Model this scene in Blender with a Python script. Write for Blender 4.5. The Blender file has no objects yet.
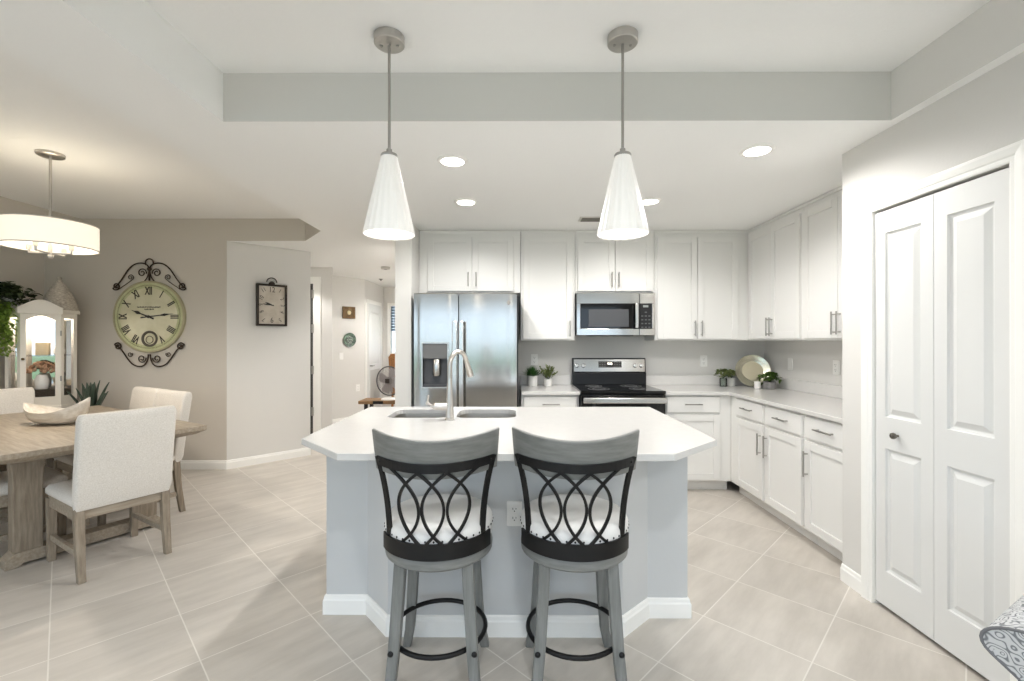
import bpy, bmesh, math, random
from math import sin, cos, pi, radians as R
from mathutils import Vector as V, Matrix as M

random.seed(7)
scene = bpy.context.scene
C = scene.collection

# ------------------------------------------------------------------ camera
FPX = 455.0                      # focal length in pixels of the 1024 x 681 frame
CAMZ = 1.37
cam_d = bpy.data.cameras.new('camera')
cam_d.sensor_fit = 'HORIZONTAL'
cam_d.sensor_width = 36.0
cam_d.lens = FPX / 1024 * 36.0
cam_d.clip_start = 0.05
cam = bpy.data.objects.new('camera', cam_d)
cam.location = (0, 0, CAMZ)
cam.rotation_euler = (R(90.06), 0, R(0.25))
C.objects.link(cam)
scene.camera = cam

# ------------------------------------------------------------------ exposure, sky
scene.view_settings.view_transform = 'Standard'
scene.view_settings.look = 'None'
scene.view_settings.gamma = 1.0
scene.view_settings.use_curve_mapping = False
scene.view_settings.exposure = 1.93
try:
    scene.cycles.use_denoising = True
    scene.cycles.denoiser = 'OPENIMAGEDENOISE'
    scene.cycles.max_bounces = 12
    scene.cycles.diffuse_bounces = 8
    scene.cycles.glossy_bounces = 6
    scene.cycles.transmission_bounces = 8
    scene.cycles.transparent_max_bounces = 12
    scene.cycles.sample_clamp_indirect = 8.0
    scene.cycles.caustics_reflective = False
    scene.cycles.caustics_refractive = False
except Exception:
    pass

SKY = 0.65          # strength of the daylight
CAN_W = 14.5        # recessed lamp
PEND_W = 0.8       # pendant bulb
DRUM_W = 12.0      # dining drum bulb
HALL_W = 32.0

world = bpy.data.worlds.new('world')
scene.world = world
world.use_nodes = True
nt = world.node_tree
nt.nodes.clear()
o_ = nt.nodes.new('ShaderNodeOutputWorld')
bg = nt.nodes.new('ShaderNodeBackground')
rp = nt.nodes.new('ShaderNodeValToRGB')
sx = nt.nodes.new('ShaderNodeSeparateXYZ')
tc = nt.nodes.new('ShaderNodeTexCoord')
nt.links.new(tc.outputs['Generated'], sx.inputs[0])
nt.links.new(sx.outputs['Z'], rp.inputs[0])
nt.links.new(rp.outputs[0], bg.inputs[0])
nt.links.new(bg.outputs[0], o_.inputs[0])
rp.color_ramp.elements[0].position = 0.0
rp.color_ramp.elements[0].color = (0.70, 0.85, 1.0, 1)
rp.color_ramp.elements[1].position = 0.7
rp.color_ramp.elements[1].color = (0.45, 0.66, 0.95, 1)
bg.inputs[1].default_value = SKY


def area_portal(x0, x1, y, z0, z1):
    d = bpy.data.lights.new('window_portal', 'AREA')
    d.shape = 'RECTANGLE'
    d.size = x1 - x0
    d.size_y = z1 - z0
    d.cycles.is_portal = True
    o = bpy.data.objects.new('window_portal', d)
    o.location = ((x0 + x1) / 2, y, (z0 + z1) / 2)
    o.rotation_euler = (R(90), 0, 0)      # -Z of the lamp looks towards +Y
    o.rotation_euler = (R(-90), 0, R(180))
    o.rotation_euler = (R(90), 0, 0)
    C.objects.link(o)
    return o


WX0, WX1, WZ1, WY = -4.6, 3.0, 2.36, -4.0     # sliding glass wall behind the camera
p_ = area_portal(WX0, WX1, WY - 0.12, 0.0, WZ1)

# ------------------------------------------------------------------ materials
MATS = {}


def lin(c):
    return tuple(((v / 255) / 12.92 if v / 255 <= 0.04045 else ((v / 255 + 0.055) / 1.055) ** 2.4) for v in c)


def mat(name, rgb, rough=0.5, metal=0.0, var=0.0, vscale=(8, 8, 8), bump=0.0, bscale=120.0, emit=None, estr=0.0,
        spec=0.5, coat=0.0, trans=0.0, alpha=1.0, rgb2=None, rvar=0.0, ior=1.45):
    """rgb in sRGB 0..255; a noise texture mixes towards rgb2 (or a darker tone)."""
    if name in MATS:
        return MATS[name]
    m = bpy.data.materials.new(name)
    m.use_nodes = True
    n = m.node_tree
    b = n.nodes['Principled BSDF']
    c = lin(rgb)
    b.inputs['Base Color'].default_value = (*c, 1)
    b.inputs['Roughness'].default_value = rough
    b.inputs['Metallic'].default_value = metal
    b.inputs['Specular IOR Level'].default_value = spec
    b.inputs['Coat Weight'].default_value = coat
    b.inputs['Transmission Weight'].default_value = trans
    b.inputs['IOR'].default_value = ior
    b.inputs['Alpha'].default_value = alpha
    t = n.nodes.new('ShaderNodeTexCoord')
    if var or rgb2 or rvar:
        mp = n.nodes.new('ShaderNodeMapping')
        mp.inputs['Scale'].default_value = vscale
        ns = n.nodes.new('ShaderNodeTexNoise')
        ns.inputs['Scale'].default_value = 1.0
        ns.inputs['Detail'].default_value = 6.0
        ns.inputs['Roughness'].default_value = 0.6
        n.links.new(t.outputs['Object'], mp.inputs[0])
        n.links.new(mp.outputs[0], ns.inputs['Vector'])
        if var or rgb2:
            r = n.nodes.new('ShaderNodeValToRGB')
            c2 = lin(rgb2) if rgb2 else tuple(v * (1 - var) for v in c)
            r.color_ramp.elements[0].position = 0.35
            r.color_ramp.elements[1].position = 0.68
            r.color_ramp.elements[0].color = (*c2, 1)
            r.color_ramp.elements[1].color = (*c, 1)
            n.links.new(ns.outputs[0], r.inputs[0])
            n.links.new(r.outputs[0], b.inputs['Base Color'])
        if rvar:
            mr = n.nodes.new('ShaderNodeMapRange')
            mr.inputs['To Min'].default_value = max(0, rough - rvar)
            mr.inputs['To Max'].default_value = rough + rvar
            n.links.new(ns.outputs[0], mr.inputs[0])
            n.links.new(mr.outputs[0], b.inputs['Roughness'])
    if bump:
        nb = n.nodes.new('ShaderNodeTexNoise')
        nb.inputs['Scale'].default_value = bscale
        nb.inputs['Detail'].default_value = 3.0
        bp = n.nodes.new('ShaderNodeBump')
        bp.inputs['Strength'].default_value = bump
        bp.inputs['Distance'].default_value = 0.004
        n.links.new(t.outputs['Object'], nb.inputs['Vector'])
        n.links.new(nb.outputs[0], bp.inputs['Height'])
        n.links.new(bp.outputs[0], b.inputs['Normal'])
    if emit:
        b.inputs['Emission Color'].default_value = (*lin(emit), 1)
        b.inputs['Emission Strength'].default_value = estr
    MATS[name] = m
    return m


def glass_mat(name, tint=(255, 255, 255), gloss=0.12):
    """thin pane: mostly clear with a mirror-like share"""
    m = bpy.data.materials.new(name)
    m.use_nodes = True
    n = m.node_tree
    n.nodes.clear()
    out = n.nodes.new('ShaderNodeOutputMaterial')
    mx = n.nodes.new('ShaderNodeMixShader')
    tr = n.nodes.new('ShaderNodeBsdfTransparent')
    gl = n.nodes.new('ShaderNodeBsdfGlossy')
    lw = n.nodes.new('ShaderNodeLayerWeight')
    lw.inputs[0].default_value = gloss
    gl.inputs['Roughness'].default_value = 0.02
    tr.inputs[0].default_value = (*lin(tint), 1)
    n.links.new(lw.outputs['Fresnel'], mx.inputs[0])
    n.links.new(tr.outputs[0], mx.inputs[1])
    n.links.new(gl.outputs[0], mx.inputs[2])
    n.links.new(mx.outputs[0], out.inputs[0])
    MATS[name] = m
    return m


wall_paint = mat('wall_paint', (221, 219, 215), 0.75, bump=0.12, bscale=90, spec=0.3)
dining_paint = mat('dining_paint', (208, 202, 193), 0.75, bump=0.12, bscale=90, spec=0.3)
ceil_paint = mat('ceiling_paint', (245, 245, 243), 0.85, bump=0.2, bscale=70, spec=0.2)
trim_paint = mat('trim_paint', (246, 245, 241), 0.4, spec=0.4)
door_paint = mat('door_paint', (225, 225, 223), 0.42, spec=0.4)
cab_paint = mat('cabinet_paint', (232, 231, 228), 0.38, spec=0.4)
island_paint = mat('island_paint', (203, 204, 204), 0.6, bump=0.08, bscale=90, spec=0.3)
quartz = mat('white_quartz', (216, 214, 211), 0.16, var=0.03, vscale=(30, 30, 30), spec=0.5)
steel = mat('brushed_steel', (196, 194, 190), 0.15, 1.0, rvar=0.05, vscale=(2, 2, 90))
steel_h = mat('steel_handle', (215, 214, 212), 0.24, 1.0)
nickel = mat('brushed_nickel', (205, 200, 194), 0.28, 1.0)
pull_m = mat('pull_nickel', (172, 169, 164), 0.34, 1.0)
case_m = mat('appliance_case', (48, 50, 53), 0.5)
black_glass = mat('black_glass', (9, 9, 10), 0.06, spec=0.6)
black_pl = mat('black_plastic', (22, 22, 24), 0.35)
black_metal = mat('black_metal', (24, 23, 23), 0.45, 0.3)
iron_m = mat('wrought_iron', (74, 60, 48), 0.6, 0.4, var=0.4, vscale=(40, 40, 40))
stool_wood = mat('grey_washed_wood', (132, 133, 130), 0.45, rgb2=(114, 115, 112), vscale=(9, 9, 70), bump=0.1, bscale=60)
stool_wood_v = mat('grey_washed_leg_wood', (132, 133, 130), 0.5, rgb2=(112, 113, 110), vscale=(60, 60, 5), bump=0.1, bscale=60)
white_leather = mat('white_upholstery', (232, 230, 227), 0.5, var=0.04, vscale=(12, 12, 12))
linen = mat('oatmeal_linen', (232, 227, 220), 0.9, rgb2=(214, 208, 199), vscale=(160, 160, 160), bump=0.35, bscale=500, spec=0.1)
oak = mat('weathered_oak', (172, 160, 143), 0.5, rgb2=(146, 133, 116), vscale=(5, 60, 60), bump=0.15, bscale=50)
oak_v = mat('weathered_oak_leg', (160, 148, 131), 0.55, rgb2=(130, 117, 101), vscale=(60, 60, 6), bump=0.15, bscale=50)
whitewash = mat('whitewashed_wood', (234, 228, 219), 0.6, rgb2=(206, 196, 181), vscale=(6, 40, 30))
white_furn = mat('antique_white_paint', (238, 233, 224), 0.5)
mirror_m = mat('mirror', (235, 235, 232), 0.03, 1.0)
wicker_w = mat('white_wicker', (214, 206, 194), 0.8, rgb2=(160, 150, 138), vscale=(50, 50, 160), bump=0.8, bscale=90)
wicker_b = mat('brown_wicker', (186, 132, 80), 0.7, rgb2=(130, 84, 46), vscale=(60, 60, 60), bump=0.6, bscale=120)
leaf_dark = mat('dark_leaf', (84, 98, 60), 0.45, rgb2=(48, 60, 36), vscale=(25, 25, 25))
leaf_mid = mat('mid_leaf', (74, 116, 56), 0.5, rgb2=(46, 84, 36), vscale=(25, 25, 25))
leaf_olive = mat('olive_leaf', (138, 148, 92), 0.5, rgb2=(92, 106, 56), vscale=(25, 25, 25))
leaf_lime = mat('lime_leaf', (140, 166, 74), 0.5, rgb2=(96, 124, 48), vscale=(25, 25, 25))
leaf_agave = mat('agave_leaf', (84, 98, 84), 0.45, rgb2=(56, 70, 58), vscale=(20, 20, 8))
ceramic_w = mat('white_ceramic', (236, 234, 230), 0.4)
ceramic_g = mat('grey_ceramic', (150, 148, 146), 0.6, rgb2=(120, 118, 116), vscale=(30, 30, 30))
soil_m = mat('soil', (62, 48, 36), 0.9)
plate_w = mat('outlet_plastic', (244, 243, 240), 0.35)
slot_m = mat('dark_slot', (40, 38, 36), 0.6)
clock_face_m = mat('aged_clock_face', (226, 222, 198), 0.6, rgb2=(206, 202, 170), vscale=(5, 5, 5))
clock_band_m = mat('clock_green_band', (206, 208, 168), 0.6, rgb2=(184, 188, 142), vscale=(8, 8, 8))
clock_ink = mat('clock_ink', (66, 62, 54), 0.7)
paper_m = mat('aged_paper', (214, 206, 194), 0.6, rgb2=(194, 184, 170), vscale=(10, 10, 10))
shade_m = mat('pendant_shade', (240, 238, 234), 0.35, emit=(255, 249, 241), estr=0.05)
shade_in = mat('pendant_glow', (255, 255, 255), 0.6, emit=(255, 250, 244), estr=0.5)
drum_m = mat('drum_fabric', (248, 243, 232), 0.8, emit=(255, 243, 220), estr=0.17)
drum_glow = mat('drum_glow', (255, 250, 240), 0.6, emit=(255, 244, 222), estr=0.5)
can_glow = mat('recessed_glow', (255, 255, 255), 0.6, emit=(255, 250, 242), estr=3.0)
pewter = mat('silver_plate', (206, 204, 186), 0.22, 1.0, rvar=0.08, vscale=(20, 20, 20))
pewter_d = mat('silver_plate_well', (198, 192, 168), 0.34, 1.0)
dark_gap = mat('dark_gap', (14, 14, 14), 0.8)
pane_m = glass_mat('pane_glass')
jar_m = glass_mat('jar_glass', (240, 244, 240), 0.3)


def floor_material():
    m = bpy.data.materials.new('porcelain_tile')
    m.use_nodes = True
    n = m.node_tree
    b = n.nodes['Principled BSDF']
    t = n.nodes.new('ShaderNodeTexCoord')
    mp = n.nodes.new('ShaderNodeMapping')
    # rows run at 45 degrees to the walls; a = (x+y)/sqrt2, b = (y-x)/sqrt2
    mp.vector_type = 'POINT'
    mp.inputs['Rotation'].default_value = (0, 0, R(-45))
    S = 0.4625
    mp.inputs['Location'].default_value = (-0.425 + 10 * S, -2.79 + 20 * S, 0)
    n.links.new(t.outputs['Object'], mp.inputs[0])
    br = n.nodes.new('ShaderNodeTexBrick')
    br.offset = 0.0
    br.squash = 1.0
    br.inputs['Scale'].default_value = 1.0
    br.inputs['Mortar Size'].default_value = 0.0028
    br.inputs['Mortar Smooth'].default_value = 0.1
    br.inputs['Bias'].default_value = 0.0
    br.inputs['Brick Width'].default_value = S
    br.inputs['Row Height'].default_value = S
    br.inputs['Color1'].default_value = (0, 0, 0, 1)
    br.inputs['Color2'].default_value = (1, 1, 1, 1)
    br.inputs['Mortar'].default_value = (0.5, 0.5, 0.5, 1)
    n.links.new(mp.outputs[0], br.inputs['Vector'])
    # streaky stone figure, shifted from tile to tile
    sh = n.nodes.new('ShaderNodeVectorMath')
    sh.operation = 'MULTIPLY_ADD'
    sh.inputs[1].default_value = (7.3, 3.1, 5.0)
    n.links.new(br.outputs['Color'], sh.inputs[0])
    n.links.new(mp.outputs[0], sh.inputs[2])
    m2 = n.nodes.new('ShaderNodeMapping')
    m2.inputs['Rotation'].default_value = (0, 0, R(-12))
    m2.inputs['Scale'].default_value = (1.6, 7.0, 1)
    n.links.new(sh.outputs[0], m2.inputs[0])
    n1 = n.nodes.new('ShaderNodeTexNoise')
    n1.inputs['Scale'].default_value = 1.3
    n1.inputs['Detail'].default_value = 9
    n1.inputs['Roughness'].default_value = 0.62
    n.links.new(m2.outputs[0], n1.inputs['Vector'])
    r = n.nodes.new('ShaderNodeValToRGB')
    r.color_ramp.elements[0].position = 0.3
    r.color_ramp.elements[0].color = (*lin((188, 181, 172)), 1)
    r.color_ramp.elements[1].position = 0.7
    r.color_ramp.elements[1].color = (*lin((210, 203, 194)), 1)
    n.links.new(n1.outputs[0], r.inputs[0])
    # tile to tile tone
    hs = n.nodes.new('ShaderNodeMixRGB')
    hs.blend_type = 'MULTIPLY'
    hs.inputs[0].default_value = 1.0
    tone = n.nodes.new('ShaderNodeValToRGB')
    tone.color_ramp.elements[0].color = (0.95, 0.95, 0.95, 1)
    tone.color_ramp.elements[1].color = (1, 1, 1, 1)
    n.links.new(br.outputs['Color'], tone.inputs[0])
    n.links.new(r.outputs[0], hs.inputs[1])
    n.links.new(tone.outputs[0], hs.inputs[2])
    gm = n.nodes.new('ShaderNodeMixRGB')
    n.links.new(br.outputs['Fac'], gm.inputs[0])
    n.links.new(hs.outputs[0], gm.inputs[1])
    gm.inputs[2].default_value = (*lin((223, 218, 210)), 1)
    n.links.new(gm.outputs[0], b.inputs['Base Color'])
    b.inputs['Roughness'].default_value = 0.36
    b.inputs['Specular IOR Level'].default_value = 0.4
    bp = n.nodes.new('ShaderNodeBump')
    bp.invert = True
    bp.inputs['Strength'].default_value = 0.25
    bp.inputs['Distance'].default_value = 0.002
    n.links.new(br.outputs['Fac'], bp.inputs['Height'])
    n.links.new(bp.outputs[0], b.inputs['Normal'])
    return m


tile_m = floor_material()


# ------------------------------------------------------------------ mesh builder
class MB:
    def __init__(self):
        self.v, self.f = [], []

    def add(self, vs, fs, mtx=None):
        k = len(self.v)
        self.v += [tuple(mtx @ V(p)) if mtx else tuple(p) for p in vs]
        self.f += [tuple(i + k for i in q) for q in fs]
        return self

    def box(self, x0, x1, y0, y1, z0, z1, mtx=None):
        if x0 > x1: x0, x1 = x1, x0
        if y0 > y1: y0, y1 = y1, y0
        if z0 > z1: z0, z1 = z1, z0
        vs = [(x0, y0, z0), (x1, y0, z0), (x1, y1, z0), (x0, y1, z0), (x0, y0, z1), (x1, y0, z1), (x1, y1, z1), (x0, y1, z1)]
        fs = [(3, 2, 1, 0), (4, 5, 6, 7), (0, 1, 5, 4), (1, 2, 6, 5), (2, 3, 7, 6), (3, 0, 4, 7)]
        return self.add(vs, fs, mtx)

    def prism(self, poly, z0, z1, mtx=None):
        """poly counter-clockwise in xy, extruded in z"""
        a = sum(poly[i][0] * poly[(i + 1) % len(poly)][1] - poly[(i + 1) % len(poly)][0] * poly[i][1] for i in range(len(poly)))
        if a < 0:
            poly = poly[::-1]
        n = len(poly)
        vs = [(x, y, z0) for x, y in poly] + [(x, y, z1) for x, y in poly]
        fs = [tuple(range(n - 1, -1, -1)), tuple(range(n, 2 * n))]
        fs += [(i, (i + 1) % n, n + (i + 1) % n, n + i) for i in range(n)]
        return self.add(vs, fs, mtx)

    def loft(self, rings, closed=True, caps=True, mtx=None):
        n = len(rings[0])
        vs = [p for r in rings for p in r]
        fs = []
        m = n if closed else n - 1
        for k in range(len(rings) - 1):
            for i in range(m):
                j = (i + 1) % n
                fs.append((k * n + i, k * n + j, (k + 1) * n + j, (k + 1) * n + i))
        if caps and closed:
            fs.append(tuple(range(n - 1, -1, -1)))
            b = (len(rings) - 1) * n
            fs.append(tuple(range(b, b + n)))
        return self.add(vs, fs, mtx)

    def lathe(self, prof, cx=0, cy=0, seg=32, caps=True, mtx=None):
        """prof: list of (r, z) from bottom to top"""
        rings = [[(cx + r * cos(2 * pi * i / seg), cy + r * sin(2 * pi * i / seg), z) for i in range(seg)] for r, z in prof]
        return self.loft(rings, True, caps, mtx)

    def cyl(self, p0, p1, r0, r1=None, seg=16):
        return self.tube([p0, p1], [r0, r0 if r1 is None else r1], seg)

    def tube(self, pts, r, seg=10, closed=False, flat=None):
        """round tube through pts; flat=(a,b) makes a flat bar with half sizes a (sideways) and b"""
        pts = [V(p) for p in pts]
        n = len(pts)
        rs = r if isinstance(r, (list, tuple)) else [r] * n
        rings = []
        prev = None
        for i, p in enumerate(pts):
            if closed:
                t = (pts[(i + 1) % n] - pts[i - 1])
            else:
                t = pts[min(i + 1, n - 1)] - pts[max(i - 1, 0)]
            t = t.normalized() if t.length > 1e-9 else V((0, 0, 1))
            if prev is None:
                ref = V((0, 0, 1)) if abs(t.z) < 0.95 else V((0, 1, 0))
                u = t.cross(ref).normalized()
            else:
                u = (prev - t * prev.dot(t))
                u = u.normalized() if u.length > 1e-6 else t.orthogonal().normalized()
            w = t.cross(u)
            prev = u
            ring = []
            for k in range(seg):
                a = 2 * pi * k / seg
                ring.append(tuple(p + (u * cos(a) + w * sin(a)) * rs[i]))
            rings.append(ring)
        if closed:
            rings.append(rings[0])
            return self.loft(rings, True, False)
        return self.loft(rings, True, True)

    def sphere(self, c, r, seg=16, rings=8, sz=1.0):
        prof = [(max(1e-4, r * sin(pi * k / rings)), c[2] - r * sz * cos(pi * k / rings)) for k in range(rings + 1)]
        return self.lathe(prof, c[0], c[1], seg)

    def mesh(self, name):
        me = bpy.data.meshes.new(name)
        me.from_pydata(self.v, [], self.f)
        me.update()
        return me


def obj(name, mb, m, parent=None, bevel=0.0, seg=2, smooth=True, angle=38, recalc=True, loc=None, mats=None):
    me = mb.mesh(name) if isinstance(mb, MB) else mb
    if recalc:
        bm = bmesh.new()
        bm.from_mesh(me)
        bmesh.ops.recalc_face_normals(bm, faces=bm.faces)
        bm.to_mesh(me)
        bm.free()
    if smooth:
        me.shade_smooth()
        me.set_sharp_from_angle(angle=R(angle))
    for q in (mats or [m]):
        me.materials.append(q)
    o = bpy.data.objects.new(name, me)
    C.objects.link(o)
    if parent:
        o.parent = parent
    if loc:
        o.location = loc
    if bevel:
        b = o.modifiers.new('edge', 'BEVEL')
        b.width = bevel
        b.segments = seg
        b.limit_method = 'ANGLE'
        b.angle_limit = R(40)
        b.harden_normals = False
    return o


def cut(o, cutter):
    """boolean difference, applied; the cutter is removed"""
    c = obj('cutter', cutter, None, o.parent, smooth=False, mats=[])
    md = o.modifiers.new('cut', 'BOOLEAN')
    md.operation = 'DIFFERENCE'
    md.solver = 'EXACT'
    md.object = c
    dg = bpy.context.evaluated_depsgraph_get()
    me = bpy.data.meshes.new_from_object(o.evaluated_get(dg))
    old = o.data
    o.modifiers.clear()
    o.data = me
    bpy.data.meshes.remove(old)
    cm = c.data
    bpy.data.objects.remove(c)
    bpy.data.meshes.remove(cm)
    return o


def thing(name, label, cat, loc=(0, 0, 0), rz=0.0, group=None):
    o = bpy.data.objects.new(name, None)
    o.empty_display_size = 0.1
    C.objects.link(o)
    o.location = loc
    o.rotation_euler = (0, 0, rz)
    o['label'] = label
    o['category'] = cat
    if group:
        o['group'] = group
    return o


def tag(o, label, cat, group=None):
    o['label'] = label
    o['category'] = cat
    if group:
        o['group'] = group
    return o


def struct(name, mb, m, parent=None, **k):
    o = obj(name, mb, m, parent, **k)
    if not parent:
        o['kind'] = 'structure'
    return o


def dup(root, label, loc, rz=None):
    r = root.copy()
    C.objects.link(r)
    r.location = loc
    if rz is not None:
        r.rotation_euler = (0, 0, rz)
    r['label'] = label
    for ch in list(root.children):
        c = ch.copy()
        C.objects.link(c)
        c.parent = r
        for g in list(ch.children):
            d = g.copy()
            C.objects.link(d)
            d.parent = c
    return r


def text_mb(s, size, mtx, font_w=1.0, depth=0.002, bold=0.0):
    """flat lettering, centred on the origin of mtx, in its xy plane"""
    cu = bpy.data.curves.new('t', 'FONT')
    cu.body = s
    cu.size = size
    cu.align_x = 'CENTER'
    cu.align_y = 'CENTER'
    cu.extrude = depth / 2
    cu.offset = bold
    ob = bpy.data.objects.new('t', cu)
    C.objects.link(ob)
    dg = bpy.context.evaluated_depsgraph_get()
    me = bpy.data.meshes.new_from_object(ob.evaluated_get(dg))
    S = M.Diagonal((font_w, 1, 1, 1))
    vs = [tuple(mtx @ S @ v.co) for v in me.vertices]
    fs = [tuple(p.vertices) for p in me.polygons]
    bpy.data.objects.remove(ob)
    bpy.data.curves.remove(cu)
    bpy.data.meshes.remove(me)
    return vs, fs


def arc_pts(cx, cz, r, a0, a1, n, y=0.0):
    return [(cx + r * cos(R(a0 + (a1 - a0) * i / n)), y, cz + r * sin(R(a0 + (a1 - a0) * i / n))) for i in range(n + 1)]


def rrect(x0, x1, y0, y1, r, n=5):
    out = []
    for cx, cy, a in ((x1 - r, y1 - r, 0), (x0 + r, y1 - r, 90), (x0 + r, y0 + r, 180), (x1 - r, y0 + r, 270)):
        for k in range(n + 1):
            t = R(a + 90 * k / n)
            out.append((cx + r * cos(t), cy + r * sin(t)))
    return out


# ------------------------------------------------------------------ room shell
ZL, ZT = 2.441, 2.678            # low and raised ceilings
KY = 4.74                       # kitchen back wall
KX = 2.60                       # kitchen side wall
PX = 1.885                      # pantry wall
DY = 4.85                       # dining back wall
DX = -5.03                      # dining side wall
T1 = (-1.42, 1.83, -3.6, 2.215)
RX = 3.5

m = MB()
m.box(-5.3, 3.7, -4.1, 9.3, -0.06, 0.0)
struct('floor', m, tile_m, smooth=False)


def ceiling():
    outer = [(-5.2, -4.1), (3.6, -4.1), (3.6, 9.25), (-5.2, 9.25)]
    t1 = [(T1[0], T1[2]), (T1[1], T1[2]), (T1[1], T1[3]), (T1[0], T1[3])]
    t2 = [(-4.64, 0.2), (-1.88, 0.2), (-1.88, 4.42), (-2.23, DY + .006), (-4.64, DY + .006)]
    bm = bmesh.new()
    edges = []
    for lp in (outer, t1, t2):
        vs = [bm.verts.new((x, y, ZL)) for x, y in lp]
        edges += [bm.edges.new((vs[i], vs[(i + 1) % len(vs)])) for i in range(len(vs))]
    bmesh.ops.triangle_fill(bm, use_beauty=True, use_dissolve=False, edges=edges)
    for f in bm.faces:
        f.material_index = 0
    for lp in (t1, t2):
        lo = [bm.verts.new((x, y, ZL)) for x, y in lp]
        hi = [bm.verts.new((x, y, ZT)) for x, y in lp]
        f = bm.faces.new(hi)
        f.material_index = 0
        for i in range(len(lp)):
            j = (i + 1) % len(lp)
            f = bm.faces.new((lo[i], lo[j], hi[j], hi[i]))
            f.material_index = 2 if lp is t2 else (0 if i == 3 else 1)  # left kitchen tray face takes ceiling white in place of window light
    me = bpy.data.meshes.new('ceiling')
    bm.to_mesh(me)
    bm.free()
    o = obj('ceiling', me, None, smooth=False, recalc=False, mats=[ceil_paint, wall_paint, dining_paint])
    o['kind'] = 'structure'


ceiling()


def wall(name, x0, x1, y0, y1, z0=0.0, z1=ZL + 0.01, paint=None):
    m = MB()
    m.box(x0, x1, y0, y1, z0, z1)
    return struct(name, m, paint or wall_paint, smooth=False)


def wall_line(name, p, q, th=0.12, z1=ZL + 0.01, side=1):
    """upright slab from p to q, thickened to the left (side=1) or right of the direction"""
    a, b = V(p), V(q)
    d = (b - a).normalized()
    nrm = V((-d.y, d.x)) * th * side
    m = MB()
    m.prism([tuple(a), tuple(b), tuple(b + nrm), tuple(a + nrm)], 0, z1)
    return struct(name, m, wall_paint, smooth=False)


def baseboard(name, pts, h=0.095, th=0.014, side=-1):
    """profiled skirting along a polyline on the floor; thickened to one side"""
    P = [V(p) for p in pts]
    prof = [(0, 0), (th, 0), (th, h * 0.72), (th * 0.7, h * 0.8), (th * 0.55, h * 0.95), (th * 0.25, h), (0, h)]
    nr = []
    for i in range(len(P)):
        ds = []
        if i > 0: ds.append((P[i] - P[i - 1]).normalized())
        if i < len(P) - 1: ds.append((P[i + 1] - P[i]).normalized())
        ns = [V((-d.y, d.x)) * side for d in ds]
        n = sum(ns, V((0, 0))).normalized()
        nr.append(n / max(0.3, n.dot(ns[0])))
    rings = [[(P[i].x + nr[i].x * a, P[i].y + nr[i].y * a, z) for a, z in prof] for i in range(len(P))]
    m = MB()
    m.loft(rings)
    return struct(name, m, trim_paint, smooth=False)


wall('wall_back', -0.92, KX + 0.12, KY, KY + 0.12)
wall('wall_right', KX, KX + 0.12, 2.5, KY)
DOOR_Y0, DOOR_Y1, DOOR_Z = 1.728, 2.39, 2.045
mp_ = MB()
mp_.box(PX, PX + 0.12, DOOR_Y1, 2.62, 0, ZL + 0.01)
mp_.box(PX, PX + 0.12, 1.50, DOOR_Y0, 0, ZL + 0.01)
mp_.box(PX, PX + 0.12, DOOR_Y0, DOOR_Y1, DOOR_Z, ZL + 0.01)
mp_.box(PX + 0.12, KX, 2.5, 2.62, 0, ZL + 0.01)
mp_.box(PX + 0.12, RX, 1.50, 1.62, 0, ZL + 0.01)
mp_.box(PX + 0.6, PX + 0.72, 1.62, 2.5, 0, ZL + 0.01)
struct('wall_pantry', mp_, wall_paint, smooth=False)
wall('wall_hall_right', -1.065, -0.92, 4.07, 9.2)
m = MB()
m.box(DX - .12, -3.07, DY, DY + .12, 0, ZL + .003); m.prism([(DX - .12, DY), (-2.232, DY), (-2.15, DY + .12), (DX - .12, DY + .12)], ZL + .003, ZT)
struct('wall_dining', m, dining_paint, smooth=False)
m = MB()
LWY0, LWY1 = -3.2, .4
m.box(DX - .12, DX, -4.0, LWY0, 0, ZL + .3); m.box(DX - .12, DX, LWY1, DY, 0, ZL + .3)
m.box(DX - .12, DX, LWY0, LWY1, 0, .5); m.box(DX - .12, DX, LWY0, LWY1, 2.2, ZL + .3)
struct('wall_left', m, dining_paint, smooth=False)
w3 = bpy.data.objects.new('added_window', None); C.objects.link(w3); w3['kind'] = 'structure'  # unseen window, added to light the pantry wall from the side
m = MB()
for k in range(4):
    y = LWY0 + (LWY1 - LWY0) * k / 3
    m.box(DX - .09, DX - .04, y - .03, y + .03, .5, 2.2)
for k in range(3):
    y = LWY0 + (LWY1 - LWY0) * k / 3
    m.box(DX - .09, DX - .04, y + .03, y + (LWY1 - LWY0) / 3 - .03, .5, .55); m.box(DX - .09, DX - .04, y + .03, y + (LWY1 - LWY0) / 3 - .03, 2.15, 2.2)
obj('window_frame', m, trim_paint, w3, smooth=False)
for k in range(3):
    y = LWY0 + (LWY1 - LWY0) * k / 3
    m = MB(); m.box(DX - .068, DX - .062, y + .03, y + (LWY1 - LWY0) / 3 - .03, .55, 2.15); obj('pane', m, pane_m, w3, smooth=False)
d_ = bpy.data.lights.new('window_portal', 'AREA'); d_.shape = 'RECTANGLE'; d_.size = LWY1 - LWY0; d_.size_y = 1.7; d_.cycles.is_portal = True
o_ = bpy.data.objects.new('window_portal', d_); o_.location = (DX - .13, (LWY0 + LWY1) / 2, 1.35); o_.rotation_euler = (R(90), 0, R(-90)); C.objects.link(o_)
HB = V((-3.07, DY))
HE = V((-2.448, 5.46))
wall_line('wall_diagonal', HB, HE, 0.1)
m = MB()
m.prism([(-2.50, 5.50), (-2.53, 5.55), (-3.5, 5.85), (-3.5, 5.75)], 0, ZL + .01)
m.box(-3.6, -3.5, 5.75, 6.75, 0, ZL + .01)
struct('wall_nook', m, wall_paint, smooth=False)
wall('wall_hall_end', -2.67, -0.9, 9.0, 9.12)
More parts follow.
